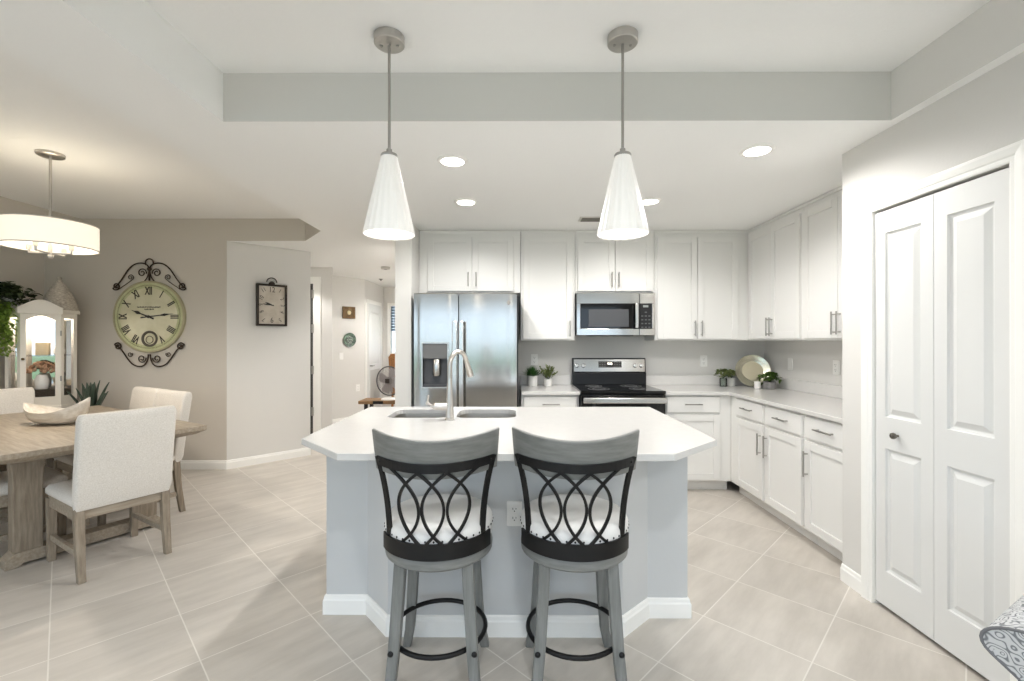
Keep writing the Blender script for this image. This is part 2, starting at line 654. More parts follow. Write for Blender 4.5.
m = MB()
m.prism([(-3.6, 6.6), (-2.64, 6.6), (-2.66, 6.66), (-3.6, 6.68)], 0, ZL + .01)
struct('wall_hall_left', m, wall_paint, smooth=False)
BB0, BB1 = V((-3.52, 6.684)), V((-2.585, 7.868))
wall_line('wall_hall_diagonal', BB0, BB1, 0.1)
wall('wall_hall_side', -2.70, -2.585, 7.868, 9.0)
# behind the camera: a wall with a wide sliding glass door
m = MB()
m.box(DX - .12, WX0, WY - .12, WY, 0, ZL + .3)
m.box(WX1, RX + .1, WY - .12, WY, 0, ZL + .3)
m.box(WX0, WX1, WY - .12, WY, WZ1, ZL + .3)
struct('wall_rear', m, wall_paint, smooth=False)
wall('wall_living_right', RX, RX + .12, WY, 1.62)

# skirting boards
baseboard('baseboard_dining', [(DX, DY), (HB.x, HB.y), (HE.x, HE.y)], side=-1)
baseboard('baseboard_left', [(DX, -3.9), (DX, DY - 0.02)], side=-1)
baseboard('baseboard_pantry', [(PX, 2.62), (PX, DOOR_Y1 + 0.065)], side=-1)
baseboard('baseboard_pantry_near', [(PX, DOOR_Y0 - 0.065), (PX, 1.5)], side=-1)
baseboard('baseboard_hall_left', [(-3.4, 6.6), (-2.645, 6.6)], side=-1)
baseboard('baseboard_hall_diagonal', [tuple(BB0), tuple(BB1), (-2.585, 7.9)], side=-1)
baseboard('baseboard_hall_right', [(-1.065, 8.9), (-1.065, 4.07), (-0.92, 4.07)], side=-1)

# sliding glass door behind the camera
root = thing('window_1', '', '', (0, 0, 0))
del root['label'], root['category']
root['kind'] = 'structure'
fr = MB()
n_p = 4
pw = (WX1 - WX0) / n_p
for i in range(n_p + 1):
    x = WX0 + i * pw
    fr.box(x - .03, x + .03, WY - .09, WY - .03, 0, WZ1)
fr.box(WX0, WX1, WY - .09, WY - .03, WZ1 - .06, WZ1)
fr.box(WX0, WX1, WY - .09, WY - .03, 0.0, .05)
obj('window_frame', fr, trim_paint, root, smooth=False)
for i in range(n_p):
    g = MB()
    g.box(WX0 + i * pw + .03, WX0 + (i + 1) * pw - .03, WY - .066, WY - .06, .05, WZ1 - .06)
    obj('pane', g, pane_m, root, smooth=False)

# outdoors, seen in reflections and through the hall window
lawn_m = mat('lawn', (150, 156, 98), 0.9, rgb2=(120, 132, 76), vscale=(2, 2, 2))
m = MB(); m.box(-40, 40, -60, -8, -.3, -.16); struct('lawn', m, lawn_m, smooth=False)
m = MB(); m.box(-8, 7, -8, -4.12, -.2, -.03); struct('patio_floor', m, mat('patio', (205, 200, 192), .8, var=.1), smooth=False)


# ------------------------------------------------------------------ doors
def panel_face(mb, y0, y1, panels, x, depth=0.034):
    """door leaf standing in the YZ plane, front at x facing -X, with raised panels (ya,yb,za,zb)"""
    z0, z1 = 0.022, 2.032
    ys = sorted({y0, y1} | {p[0] for p in panels} | {p[1] for p in panels})
    zs = sorted({z0, z1} | {p[2] for p in panels} | {p[3] for p in panels})
    for i in range(len(ys) - 1):
        for j in range(len(zs) - 1):
            a, b, c, d = ys[i], ys[i + 1], zs[j], zs[j + 1]
            if any(abs(a - p[0]) < 1e-6 and abs(b - p[1]) < 1e-6 and abs(c - p[2]) < 1e-6 and abs(d - p[3]) < 1e-6 for p in panels):
                rr = []
                for ins, dx in ((0, 0), (0.003, 0.009), (0.014, 0.013), (0.018, 0.0125), (0.040, 0.002), (0.042, 0.001)):
                    rr.append([(x + dx, a + ins, c + ins), (x + dx, b - ins, c + ins), (x + dx, b - ins, d - ins), (x + dx, a + ins, d - ins)])
                k = len(mb.v)
                mb.loft(rr, True, False)
                mb.f.append(tuple(range(len(mb.v) - 4, len(mb.v))))
            else:
                mb.add([(x, a, c), (x, b, c), (x, b, d), (x, a, d)], [(0, 1, 2, 3)])
    X = x + depth
    mb.add([(x, y0, z0), (x, y1, z0), (x, y1, z1), (x, y0, z1), (X, y0, z0), (X, y1, z0), (X, y1, z1), (X, y0, z1)],
           [(4, 7, 6, 5), (0, 4, 5, 1), (1, 5, 6, 2), (2, 6, 7, 3), (3, 7, 4, 0)])


def weld(mb):
    bm = bmesh.new()
    me = mb.mesh('w')
    bm.from_mesh(me)
    bmesh.ops.remove_doubles(bm, verts=bm.verts, dist=1e-5)
    bmesh.ops.recalc_face_normals(bm, faces=bm.faces)
    bm.to_mesh(me)
    bm.free()
    return me


def structure_root(name):
    r = bpy.data.objects.new(name, None)
    C.objects.link(r)
    r['kind'] = 'structure'
    return r


d1 = structure_root('door_1')
LX = PX + 0.003
mid = (DOOR_Y0 + DOOR_Y1) / 2 - 0.004
for (a, b) in ((mid + 0.0015, DOOR_Y1 - 0.006), (DOOR_Y0 + 0.006, mid - 0.0015)):
    mb = MB()
    s = 0.062
    panel_face(mb, a, b, [(a + s, b - s, 0.20, 0.825), (a + s, b - s, 0.985, 1.92)], LX)
    leaf = obj('door_leaf', weld(mb), door_paint, d1, smooth=False)
    if a > mid:
        k = MB()
        yk = 2.245
        k.lathe([(0.006, 0), (0.006, .012), (0.013, .016), (0.016, .024), (0.014, .032), (0.006, .036)], seg=20,
                mtx=M.Translation((LX, yk, .903)) @ M.Rotation(R(-90), 4, 'Y'))
        obj('door_knob', k, mat('dark_nickel', (120, 116, 110), .25, 1.0), leaf)
# casing: a moulded profile swept round the opening with mitred corners
cw = 0.065


def casing_x(ya, yb, ztop, x, sgn, w):
    """casing on a wall plane x, standing out by sgn, round the opening ya..yb"""
    prof = [(0, 0), (0, .012), (.006, .014), (.02, .014), (.026, .018), (w * .8, .022), (w * .95, .022), (w, .016), (w, 0)]
    path = [(ya, 0.0, -1, 0), (ya, ztop, -1, 1), (yb, ztop, 1, 1), (yb, 0.0, 1, 0)]
    mm = MB()
    mm.loft([[(x + sgn * q, py + dy * k, pz + dz * k) for k, q in prof] for py, pz, dy, dz in path])
    return mm


obj('door_casing', casing_x(DOOR_Y0, DOOR_Y1, DOOR_Z, PX, -1, cw), trim_paint, d1, smooth=False)
jb = MB()
jb.box(PX, PX + .12, DOOR_Y1 - .002, DOOR_Y1, 0, DOOR_Z)
jb.box(PX, PX + .12, DOOR_Y0, DOOR_Y0 + .002, 0, DOOR_Z)
obj('door_jamb', jb, trim_paint, d1, smooth=False)
jb = MB()
jb.box(PX + .05, PX + .1, DOOR_Y0 + .003, DOOR_Y1 - .003, DOOR_Z - .02, DOOR_Z - .001)
obj('door_track', jb, dark_gap, d1, smooth=False)
jb = MB()
jb.box(PX + .07, PX + .115, DOOR_Y0 + .003, DOOR_Y1 - .003, 0.0, DOOR_Z - .02)
obj('closet_shade_sheet', jb, dark_gap, d1, smooth=False)  # black sheet stands in for the shade behind the door leaves

# hall door casing with hinges at the nook
d2 = structure_root('door_2')
m = MB()
m.prism([(-2.910, 0), (-2.80, 0), (-2.80, 2.30), (-3.4, 2.30), (-3.4, 2.20), (-2.910, 2.20)], 0.0005, .025, M.Translation((0, 6.6, 0)) @ M.Rotation(R(90), 4, 'X') @ M.Diagonal((1, 1, 1, 1)))
obj('door_casing', m, trim_paint, d2, smooth=False)
m = MB(); m.box(-3.4, -2.905, 6.585, 6.60, 0, 2.20); obj('door_leaf', m, mat('painted_gap_shade', (70, 68, 66), .7), d2, smooth=False)  # dark slab painted as the shade in the gap by the casing
for z in (.35, .95, 1.55, 2.05):
    m = MB(); m.cyl((-2.915, 6.57, z - .06), (-2.915, 6.57, z + .06), .016, seg=10)
    obj('hinge', m, pull_m, d2)

# far hall door with a grille, in the side wall
d3 = structure_root('door_3')
mb = MB()
x3 = -2.585


def panel_face_px(mb, y0, y1, panels, x):
    t = MB()
    panel_face(t, y0, y1, panels, 0.0)
    mb.add([(x - p[0], p[1], p[2]) for p in t.v], t.f)


panel_face_px(mb, 7.97, 8.73, [(8.08, 8.62, 0.95, 1.9)], x3 + .036)
leaf = obj('door_leaf', weld(mb), door_paint, d3, smooth=False)
g = MB()
for k in range(12):
    z = .33 + k * .042
    g.box(x3 + .036, x3 + .044, 8.08, 8.60, z, z + .022)
g.box(x3 + .035, x3 + .038, 8.06, 8.62, .31, .85)
obj('vent_grille', g, mat('grille_grey', (196, 194, 190), .6), leaf, smooth=False)
g = MB()
g.cyl((x3 + .036, 8.04, .93), (x3 + .085, 8.04, .93), .012)
g.cyl((x3 + .08, 8.04, .93), (x3 + .08, 8.15, .93), .009)
obj('door_handle', g, pull_m, leaf)
obj('door_casing', casing_x(7.965, 8.735, 2.04, x3, 1, .065), trim_paint, d3, smooth=False)

# hall end window: cut into the end wall
w2 = structure_root('window_2')
win_x0, win_x1 = -2.44, -1.5
m = MB()
for (a, b, c, d) in ((win_x0 - .06, win_x0, 1.08, 2.12), (win_x1, win_x1 + .06, 1.08, 2.12), (win_x0, win_x1, 2.06, 2.12), (win_x0, win_x1, 1.08, 1.14)):
    m.box(a, b, 8.975, 9.0, c, d)
obj('window_frame', m, trim_paint, w2, smooth=False)
cut(bpy.data.objects['wall_hall_end'], MB().box(win_x0, win_x1, 8.9, 9.3, 1.12, 2.08))
m = MB(); m.box(win_x0, win_x1, 9.05, 9.056, 1.12, 2.08); obj('pane', m, pane_m, w2, smooth=False)
m = MB()
for k in range(9):
    z = 2.06 - k * .055
    m.box(win_x0 + .005, win_x1 - .005, 9.01, 9.03, z - .05, z - .005)
tag(obj('window_blind', m, mat('blind_blue', (92, 108, 124), .7), smooth=False), 'slate blue slatted blind half lowered over the hall window', 'blind')
m = MB(); m.box(-12, 8, 9.4, 30, -.3, -.16); struct('ground_behind', m, lawn_m, smooth=False)


# ------------------------------------------------------------------ cabinets (local: width along x, front at y = 0 facing -y)
def shaker(xa, xb, za, zb, fw=0.058):
    m = MB()
    m.box(xa, xa + fw, -.02, -.001, za, zb)
    m.box(xb - fw, xb, -.02, -.001, za, zb)
    m.box(xa + fw, xb - fw, -.02, -.001, za, za + fw)
    m.box(xa + fw, xb - fw, -.02, -.001, zb - fw, zb)
    m.box(xa + fw, xb - fw, -.0115, -.001, za + fw, zb - fw)
    return m


def slab(xa, xb, za, zb):
    m = MB()
    rr = []
    for ins, y in ((0, -.001), (0, -.015), (.006, -.02)):
        rr.append([(xa + ins, y, za + ins), (xb - ins, y, za + ins), (xb - ins, y, zb - ins), (xa + ins, y, zb - ins)])
    m.loft(rr)
    return m


def pull(kind, p, a, b):
    """bar pull: ('v', x, z0, z1) or ('h', z, x0, x1), on a door face at y = -.02"""
    m = MB()
    yb = -.048
    e = 0.018
    if kind == 'v':
        m.cyl((p, yb, a), (p, yb, b), .0058, seg=10)
        for z in (a + e, b - e):
            m.cyl((p, -.0195, z), (p, yb, z), .0045, seg=8)
    else:
        m.cyl((a, yb, p), (b, yb, p), .0058, seg=10)
        for x in (a + e, b - e):
            m.cyl((x, -.0195, p), (x, yb, p), .0045, seg=8)
    return m


def cabinet(name, label, cat, loc, rz, w, d, z0, z1, doors=(), drawers=(), toe=False, group=None, crown=0.0, extra=None, toe_d=.075):
    t = thing(name, label, cat, loc, rz, group)
    m = MB()
    m.box(0, w, 0, d, z0, z1)
    if toe:
        m.box(0, w, toe_d, d, 0, z0)
    if crown:
        m.box(0, w, -.012, d, z1 - crown * .45, z1)
    for e in (extra or ()):
        m.box(*e)
    obj('carcass', m, cab_paint, t, smooth=False, bevel=.0015, seg=1)
    for (xa, xb, za, zb, h) in doors:
        dr = obj('door', shaker(xa, xb, za, zb), cab_paint, t, smooth=False, bevel=.002, seg=2)
        if h:
            obj('handle', pull(*h), pull_m, dr)
    for (xa, xb, za, zb, h) in drawers:
        dr = obj('drawer', slab(xa, xb, za, zb), cab_paint, t, smooth=False, bevel=.0015, seg=1)
        if h:
            obj('handle', pull(*h), pull_m, dr)
    return t


UZ0, UZ1 = 1.375, 2.438
UY = KY - .335            # carcass front of the wall cabinets
UT = 2.375                # top of doors
UG = 'white wall cabinets'
BG = 'white base cabinets'
g2 = 0.002
# above the fridge
x0, x1 = -.918, .062
cabinet('wall_cabinet', 'short two-door white wall cabinet directly above the steel refrigerator', 'cabinet', (x0, UY, 0), 0, x1 - x0, .332, 1.835, UZ1,
        doors=[(.085, .512, 1.85, UT, ('v', .478, 1.895, 2.03)), (.516, .915, 1.85, UT, ('v', .553, 1.895, 2.03))], crown=.05, group=UG)
# tall single door
x0, x1 = .066, .590
cabinet('wall_cabinet', 'tall single-door white wall cabinet between the refrigerator and the microwave', 'cabinet', (x0, UY, 0), 0, x1 - x0, .332, UZ0, UZ1,
        doors=[(.022, .50, 1.39, UT, ('v', .472, 1.415, 1.565))], crown=.05, group=UG)
x0, x1 = .594, 1.354
cabinet('wall_cabinet', 'short two-door white wall cabinet directly above the microwave', 'cabinet', (x0, UY, 0), 0, x1 - x0, .332, 1.835, UZ1,
        doors=[(.022, .379, 1.85, UT, ('v', .348, 1.885, 2.03)), (.383, .738, 1.85, UT, ('v', .414, 1.885, 2.03))], crown=.05, group=UG)
x0, x1 = 1.358, 2.262
cabinet('wall_cabinet', 'two-door white wall cabinet over the counter beside the range, on the back wall', 'cabinet', (x0, UY, 0), 0, x1 - x0, .332, UZ0, UZ1,
        doors=[(.022, .408, 1.39, UT, ('v', .377, 1.415, 1.565)), (.412, .80, 1.39, UT, ('v', .443, 1.415, 1.565))], crown=.05, group=UG)
# on the side wall (local +x runs towards the camera)
UX = KX - .335
cabinet('wall_cabinet', 'two-door white wall cabinet on the side wall, in the corner above the silver plate', 'cabinet', (UX, KY - .003, 0), R(-90), 1.165, .332, UZ0, UZ1,
        doors=[(.365, .744, 1.39, UT, ('v', .722, 1.415, 1.575)), (.747, 1.143, 1.39, UT, ('v', .772, 1.415, 1.575))], crown=.05, group=UG)
cabinet('wall_cabinet', 'white wall cabinet on the side wall, partly hidden behind the pantry wall corner', 'cabinet', (UX, KY - 1.17, 0), R(-90), .945, .332, UZ0, UZ1,
        doors=[(.022, .402, 1.39, UT, ('v', .378, 1.415, 1.575)), (.406, .79, 1.39, UT, ('v', .43, 1.415, 1.575))], crown=.05, group=UG)

# base cabinets
BY = 4.13
CT = .884                 # underside of the worktop
DZ0, DZ1, WZ0, WZt = .722, .868, .118, .706
cabinet('base_cabinet', 'white base cabinet with one drawer, squeezed between the refrigerator and the range', 'cabinet', (.066, BY, 0), 0, .524, .6, .10, CT,
        doors=[(.02, .504, WZ0, WZt, ('v', .47, .53, .68))], drawers=[(.02, .504, DZ0, DZ1, ('h', .800, .19, .345))], toe=True, group=BG)
cabinet('base_cabinet', 'white base cabinet with one drawer and one door beside the range, ending in the corner', 'cabinet', (1.360, BY, 0), 0, .604, .6, .10, CT,
        doors=[(.02, .497, WZ0, WZt, ('v', .05, .53, .68))], drawers=[(.02, .497, DZ0, DZ1, ('h', .800, .175, .33))], toe=True, group=BG)
BX = 1.965
cabinet('base_cabinet', 'white base cabinet along the side wall with two drawers above two doors', 'cabinet', (BX, BY - .001, 0), R(-90), 1.054, .63, .10, CT,
        doors=[(.12, .555, WZ0, WZt, ('v', .53, .47, .64)), (.59, 1.037, WZ0, WZt, ('v', .62, .47, .64))],
        drawers=[(.12, .555, DZ0, DZ1, ('h', .800, .255, .415)), (.59, 1.037, DZ0, DZ1, ('h', .800, .74, .90))], toe=True, group=BG)
cabinet('base_cabinet', 'white base cabinet with one drawer and one door, next to the pantry wall corner', 'cabinet', (BX, BY - 1.058, 0), R(-90), .448, .63, .10, CT,
        doors=[(.018, .43, WZ0, WZt, ('v', .048, .47, .64))], drawers=[(.018, .43, DZ0, DZ1, ('h', .800, .14, .305))], toe=True, group=BG)

# worktops
WT = .914
m = MB()
m.box(.068, .594, 4.085, KY - .002, CT + .001, WT)
w_ = obj('worktop', m, quartz, bevel=.004, smooth=False)
tag(w_, 'short white quartz worktop between the refrigerator and the range', 'worktop')
m = MB(); m.box(.068, .594, KY - .022, KY - .002, WT + .0005, WT + .10)
obj('backsplash', m, quartz, w_, bevel=.003, smooth=False)
m = MB()
m.prism([(1.358, KY - .002), (1.358, 4.085), (1.925, 4.085), (1.925, 2.625), (KX - .002, 2.625), (KX - .002, KY - .002)], CT + .001, WT)
w_ = obj('worktop', m, quartz, bevel=.004, smooth=False)
tag(w_, 'long L-shaped white quartz worktop running round the kitchen corner', 'worktop')
m = MB()
m.prism([(1.358, KY - .002), (1.358, KY - .022), (KX - .022, KY - .022), (KX - .022, 2.625), (KX - .002, 2.625), (KX - .002, KY - .002)], WT + .0005, WT + .10)
obj('backsplash', m, quartz, w_, bevel=.003, smooth=False)

# ------------------------------------------------------------------ refrigerator
FX0, FX1, FY = -.888, .026, 4.02
t = thing('refrigerator', 'stainless steel side-by-side refrigerator with an ice and water dispenser in its narrower door', 'refrigerator', (0, 0, 0))
t.location = ((FX0 + FX1) / 2, 4.38, 0)
ox, oy = t.location.x, t.location.y
FH = 1.795
m = MB(); m.box(FX0 - ox + .004, FX1 - ox + .012, FY + .075 - oy, KY - .03 - oy, .02, FH - .02)
m.box(FX0 - ox + .03, FX1 - ox - .03, FY + .10 - oy, KY - .06 - oy, 0, .02)
obj('body', m, case_m, t, bevel=.004, smooth=False)


def fridge_door(xa, xb):
    m = MB()
    n = 14
    z0, z1 = .07, FH
    rows = []
    for z in (z0, z0 + .01, z1 - .01, z1):
        r = []
        e = .006 if z in (z0, z1) else 0
        for k in range(n + 1):
            u = k / n
            y = FY + .014 - .014 * (1 - (2 * u - 1) ** 4) + e
            r.append((xa + (xb - xa) * u - ox, y - oy, z))
        r += [(xb - ox, FY + .068 - oy, z), (xa - ox, FY + .068 - oy, z)]
        rows.append(r)
    m.loft(rows)
    return m


split = -.492
fd = obj('freezer_door', fridge_door(FX0, split - .004), steel, t, angle=30)
dx0, dx1, dz0, dz1 = -.805, -.588, .965, 1.345
cut(fd, MB().box(dx0 - ox, dx1 - ox, FY - .05 - oy, FY + .055 - oy, dz0, dz1))
fd.data.materials.clear(); fd.data.materials.append(steel)
fd.data.shade_smooth(); fd.data.set_sharp_from_angle(angle=R(30))
rd = obj('refrigerator_door', fridge_door(split + .004, FX1), steel, t, angle=30)
# dispenser
fr_ = MB()
for (a, b, c, d) in ((dx0 - .012, dx0, dz0 - .012, dz1 + .012), (dx1, dx1 + .012, dz0 - .012, dz1 + .012), (dx0, dx1, dz1, dz1 + .012), (dx0, dx1, dz0 - .014, dz0)):
    fr_.box(a - ox, b - ox, FY - .014 - oy, FY + .03 - oy, c, d)
dsp = obj('dispenser_frame', fr_, steel_h, fd, bevel=.003, smooth=False)
m = MB(); m.box(dx0 - ox + .001, dx1 - ox - .001, FY - .004 - oy, FY + .05 - oy, 1.215, dz1 - .001)
obj('dispenser_panel', m, mat('dispenser_grey', (122, 120, 118), .45, .6), fd, smooth=False)
m = MB(); m.box(dx0 - ox + .001, dx1 - ox - .001, FY + .045 - oy, FY + .054 - oy, dz0 + .001, 1.215)
m.box(dx0 - ox + .001, dx1 - ox - .001, FY + .0 - oy, FY + .05 - oy, dz0 + .001, dz0 + .02)
obj('dispenser_recess', m, mat('dispenser_dark', (84, 84, 86), .4, .1), fd, smooth=False)
m = MB(); m.lathe([(.033, 1.06), (.038, 1.07), (.036, 1.2), (.03, 1.21)], (dx0 + dx1) / 2 + .01 - ox, FY + .025 - oy, 20)
obj('dispenser_paddle', m, steel_h, fd)
for dpar, hx in ((fd, split - .028), (rd, split + .030)):
    h = MB()
    h.tube([(hx - ox, FY - .005 - oy, .40), (hx - ox, FY - .05 - oy, .42), (hx - ox, FY - .052 - oy, 1.5), (hx - ox, FY - .005 - oy, 1.52)], .014, 12)
    hh = MB()
    hh.box(hx - .021 - ox, hx + .021 - ox, FY - .062 - oy, FY - .042 - oy, .36, 1.545)
    hh.box(hx - .012 - ox, hx + .012 - ox, FY - .045 - oy, FY + .012 - oy, .40, .44)
    hh.box(hx - .012 - ox, hx + .012 - ox, FY - .045 - oy, FY + .012 - oy, 1.47, 1.51)
    obj('handle', hh, steel_h, dpar, bevel=.006, smooth=True)
m = MB(); m.lathe([(.02, 0), (.02, .003), (.014, .003), (.014, .0045)], seg=24, mtx=M.Translation((-.05 - ox, FY + .006 - oy, 1.71)) @ M.Rotation(R(90), 4, 'X'))
obj('badge', m, mat('badge_grey', (168, 158, 150), .3, .8), rd)

# ------------------------------------------------------------------ range
t = thing('range', 'stainless and black electric range with a glass cooktop and a raised control panel', 'range', (.975, 4.4, 0))
ox, oy = .975, 4.4
RX0, RX1 = .598, 1.352
m = MB(); m.box(RX0 - ox, RX1 - ox, 4.10 - oy, KY - .02 - oy, .03, .895)
for sx_ in (RX0 + .05, RX1 - .05):
    for sy_ in (4.16, KY - .08):
        m.cyl((sx_ - ox, sy_ - oy, 0), (sx_ - ox, sy_ - oy, .03), .02, seg=10)
obj('body', m, black_pl, t, smooth=False)
m = MB(); m.box(RX0 - ox - .002, RX1 - ox + .002, 4.055 - oy, 4.665 - oy, .896, .925)
ct = obj('cooktop', m, black_glass, t, bevel=.006, smooth=False)
for (cx, cy, r) in ((.79, 4.24, .10), (1.16, 4.24, .085), (.79, 4.52, .08), (1.16, 4.52, .10)):
    k = MB()
    for rr in (r, r * .6):
        k.tube([(cx - ox + rr * cos(a * pi / 20), cy - oy + rr * sin(a * pi / 20), .9252) for a in range(40)], .0011, 4, closed=True)
    obj('burner_ring', k, mat('burner_grey', (120, 120, 120), .5), ct, smooth=False)
m = MB(); m.box(RX0 - ox, RX1 - ox, 4.06 - oy, 4.10 - oy, .21, .890)
od = obj('oven_door', m, black_glass, t, bevel=.004, smooth=False)
m = MB(); m.box(RX0 - ox + .002, RX1 - ox - .002, 4.045 - oy, 4.062 - oy, .215, .30)
obj('door_trim', m, steel, od, bevel=.003, smooth=False)
m = MB(); m.box(RX0 - ox + .012, RX1 - ox - .004, 3.985 - oy, 4.012 - oy, .820, .872)
for sx_ in (RX0 + .07, RX1 - .07):
    m.box(sx_ - .015 - ox, sx_ + .015 - ox, 4.01 - oy, 4.062 - oy, .83, .862)
obj('oven_handle', m, steel_h, od, bevel=.01, seg=3, smooth=True)
m = MB(); m.box(RX0 - ox, RX1 - ox, 4.062 - oy, 4.10 - oy, .04, .20)
obj('storage_drawer', m, steel, t, bevel=.004, smooth=False)
# backguard
m = MB()
m.prism([(4.655 - oy, .925), (KY - .025 - oy, .925), (KY - .025 - oy, 1.195), (4.685 - oy, 1.195), (4.668 - oy, 1.05), (4.655 - oy, 1.04)], RX0 - ox, RX1 - ox,
        mtx=M(((0, 0, 1, 0), (1, 0, 0, 0), (0, 1, 0, 0), (0, 0, 0, 1))))
bgd = obj('backguard', m, black_pl, t, bevel=.004, smooth=False)
tilt = math.atan2(.017, .145)
BM_ = M.Translation((0, 4.672 - oy, 1.115)) @ M.Rotation(-tilt, 4, 'X')
m = MB(); m.box(RX0 - ox + .015, RX1 - ox - .012, -.012, -.001, -.062, .068, BM_)
obj('control_panel', m, steel, bgd, bevel=.003, smooth=False)
m = MB(); m.box(-.11, .125, -.0145, -.011, -.018, .045, BM_)
dpn = obj('display', m, mat('display_glass', (60, 56, 54), .3), t, smooth=False)
m = MB()
vs, fs = text_mb('9:28', .028, BM_ @ M.Translation((.005, -.0152, .02)) @ M.Rotation(R(90), 4, 'X'))
m.add(vs, fs)
obj('clock_digits', m, mat('digit_glow', (255, 250, 235), .5, emit=(255, 246, 225), estr=2.0), dpn, smooth=False, recalc=False)
for bx in (-.095, -.07, -.045, .055, .08, .105):
    for bz in (-.008, .012, .032):
        m = MB(); m.box(bx - .006, bx + .006, -.0152, -.0143, bz - .003, bz + .003, BM_)
        obj('key', m, mat('key_grey', (150, 146, 142), .5), dpn, smooth=False)
for kx in (-.345, -.275, .255, .318):
    k = MB()
    k.lathe([(.020, 0), (.022, .004), (.020, .02), (.014, .024)], seg=20, mtx=BM_ @ M.Translation((kx + .01, -.011, 0)) @ M.Rotation(R(90), 4, 'X'))
    k.box(kx + .01 - .003, kx + .01 + .003, -.04, -.03, -.016, .016, BM_)
    obj('knob', k, steel_h, bgd)

# ------------------------------------------------------------------ microwave
MX0, MX1, MY, MZ0, MZ1 = .600, 1.350, 4.355, 1.425, 1.828
t = thing('microwave', 'stainless over-the-range microwave with a black window and keypad, hung beneath the short cabinet', 'microwave', (.975, 4.55, MZ0))
ox, oy, oz = .975, 4.55, MZ0
m = MB(); m.box(MX0 - ox, MX1 - ox, MY + .03 - oy, KY - .01 - oy, 0, MZ1 - oz - .001)
m.box(MX0 + .14 - ox, MX1 - .2 - ox, MY + .04 - oy, MY + .3 - oy, -.006, 0)
obj('body', m, case_m, t, smooth=False)
wz0, wz1 = 1.487, 1.728
xd = 1.197     # door / panel split
m = MB()
for (a, b, c, d) in ((MX0, xd, wz1, MZ1), (MX0, xd, MZ0, wz0), (MX0, MX0 + .035, wz0, wz1)):
    m.box(a - ox, b - ox, MY - oy, MY + .03 - oy, c - oz, d - oz)
dr = obj('door', m, steel, t, bevel=.003, smooth=False)
m = MB(); m.box(MX0 + .035 - ox, xd - ox, MY + .003 - oy, MY + .03 - oy, wz0 - oz, wz1 - oz)
obj('window_frame', m, black_glass, dr, smooth=False)
m = MB(); m.box(MX0 + .115 - ox, 1.098 - ox, MY + .0015 - oy, MY + .004 - oy, wz0 + .02 - oz, wz1 - .055 - oz)
obj('window', m, mat('microwave_window', (86, 86, 88), .25, .2), dr, smooth=False)
m = MB(); m.box(1.150 - ox, 1.182 - ox, MY - .045 - oy, MY - .022 - oy, wz0 + .005 - oz, wz1 - .002 - oz)
for z in (wz0 + .02, wz1 - .03):
    m.box(1.156 - ox, 1.176 - ox, MY - .024 - oy, MY + .004 - oy, z - oz, z + .016 - oz)
obj('handle', m, steel_h, dr, bevel=.008, seg=3, smooth=True)
m = MB()
for (a, b, c, d) in ((xd + .004, MX1, wz1, MZ1), (xd + .004, MX1, MZ0, wz0), (MX1 - .03, MX1, wz0, wz1)):
    m.box(a - ox, b - ox, MY - oy, MY + .03 - oy, c - oz, d - oz)
cp = obj('control_panel', m, steel, t, bevel=.003, smooth=False)
m = MB(); m.box(xd + .004 - ox, MX1 - .03 - ox, MY + .002 - oy, MY + .03 - oy, wz0 - oz, wz1 - oz)
kp = obj('keypad', m, black_pl, t, smooth=False)
key_m = mat('keypad_grey', (92, 92, 94), .5)
for r in range(5):
    for c_ in range(3):
        if r == 0 and c_ != 1: continue
        kx, kz = 1.227 + c_ * .034, 1.645 - r * .036
        m = MB(); m.box(kx - .010 - ox, kx + .010 - ox, MY + .0012 - oy, MY + .0022 - oy, kz - .006 - oz, kz + .006 - oz)
        obj('key', m, key_m, kp, smooth=False)
m = MB(); m.box(1.235 - ox, 1.285 - ox, MY + .0012 - oy, MY + .0022 - oy, 1.692 - oz, 1.712 - oz)
obj('display', m, mat('lcd_grey', (150, 154, 152), .4), kp, smooth=False)

# ------------------------------------------------------------------ island
IX0, IX1 = -.944, .862
t = thing('kitchen_island', 'pale grey painted kitchen island with angled recesses and white skirting under the white worktop', 'island', (-.04, 2.6, 0))
ox, oy = -.04, 2.6
poly = [(IX0, 3.12), (IX0, 2.288), (-.735, 2.288), (-.587, 2.118), (.505, 2.118), (.663, 2.265), (IX1, 2.265), (IX1, 3.12)]
lp = [(x - ox, y - oy) for x, y in poly]
bs = MB()
n = len(lp)
bs.loft([[(x, y, 0) for x, y in lp], [(x, y, .883) for x, y in lp]], True, False)
obj('base', bs, island_paint, t, smooth=False)
sk = [(IX0, 3.12), (IX0, 2.288), (-.735, 2.288), (-.587, 2.118), (.505, 2.118), (.663, 2.265), (IX1, 2.265), (IX1, 3.12)]
b_ = baseboard('skirting', [(x - ox, y - oy) for x, y in sk], h=.096, th=.014, side=-1)
del b_['kind']
b_.parent = t
# sink cabinet doors on the far side
for (a, b) in ((-.90, -.46), (-.45, 0.0), (.01, .42), (.43, .82)):
    dm = shaker(-b, -a, .12, .86)
    mm = MB(); mm.add(dm.v, dm.f, M.Translation((-ox, 3.12 - oy, 0)) @ M.Rotation(pi, 4, 'Z'))
    obj('door', mm, cab_paint, t, smooth=False)

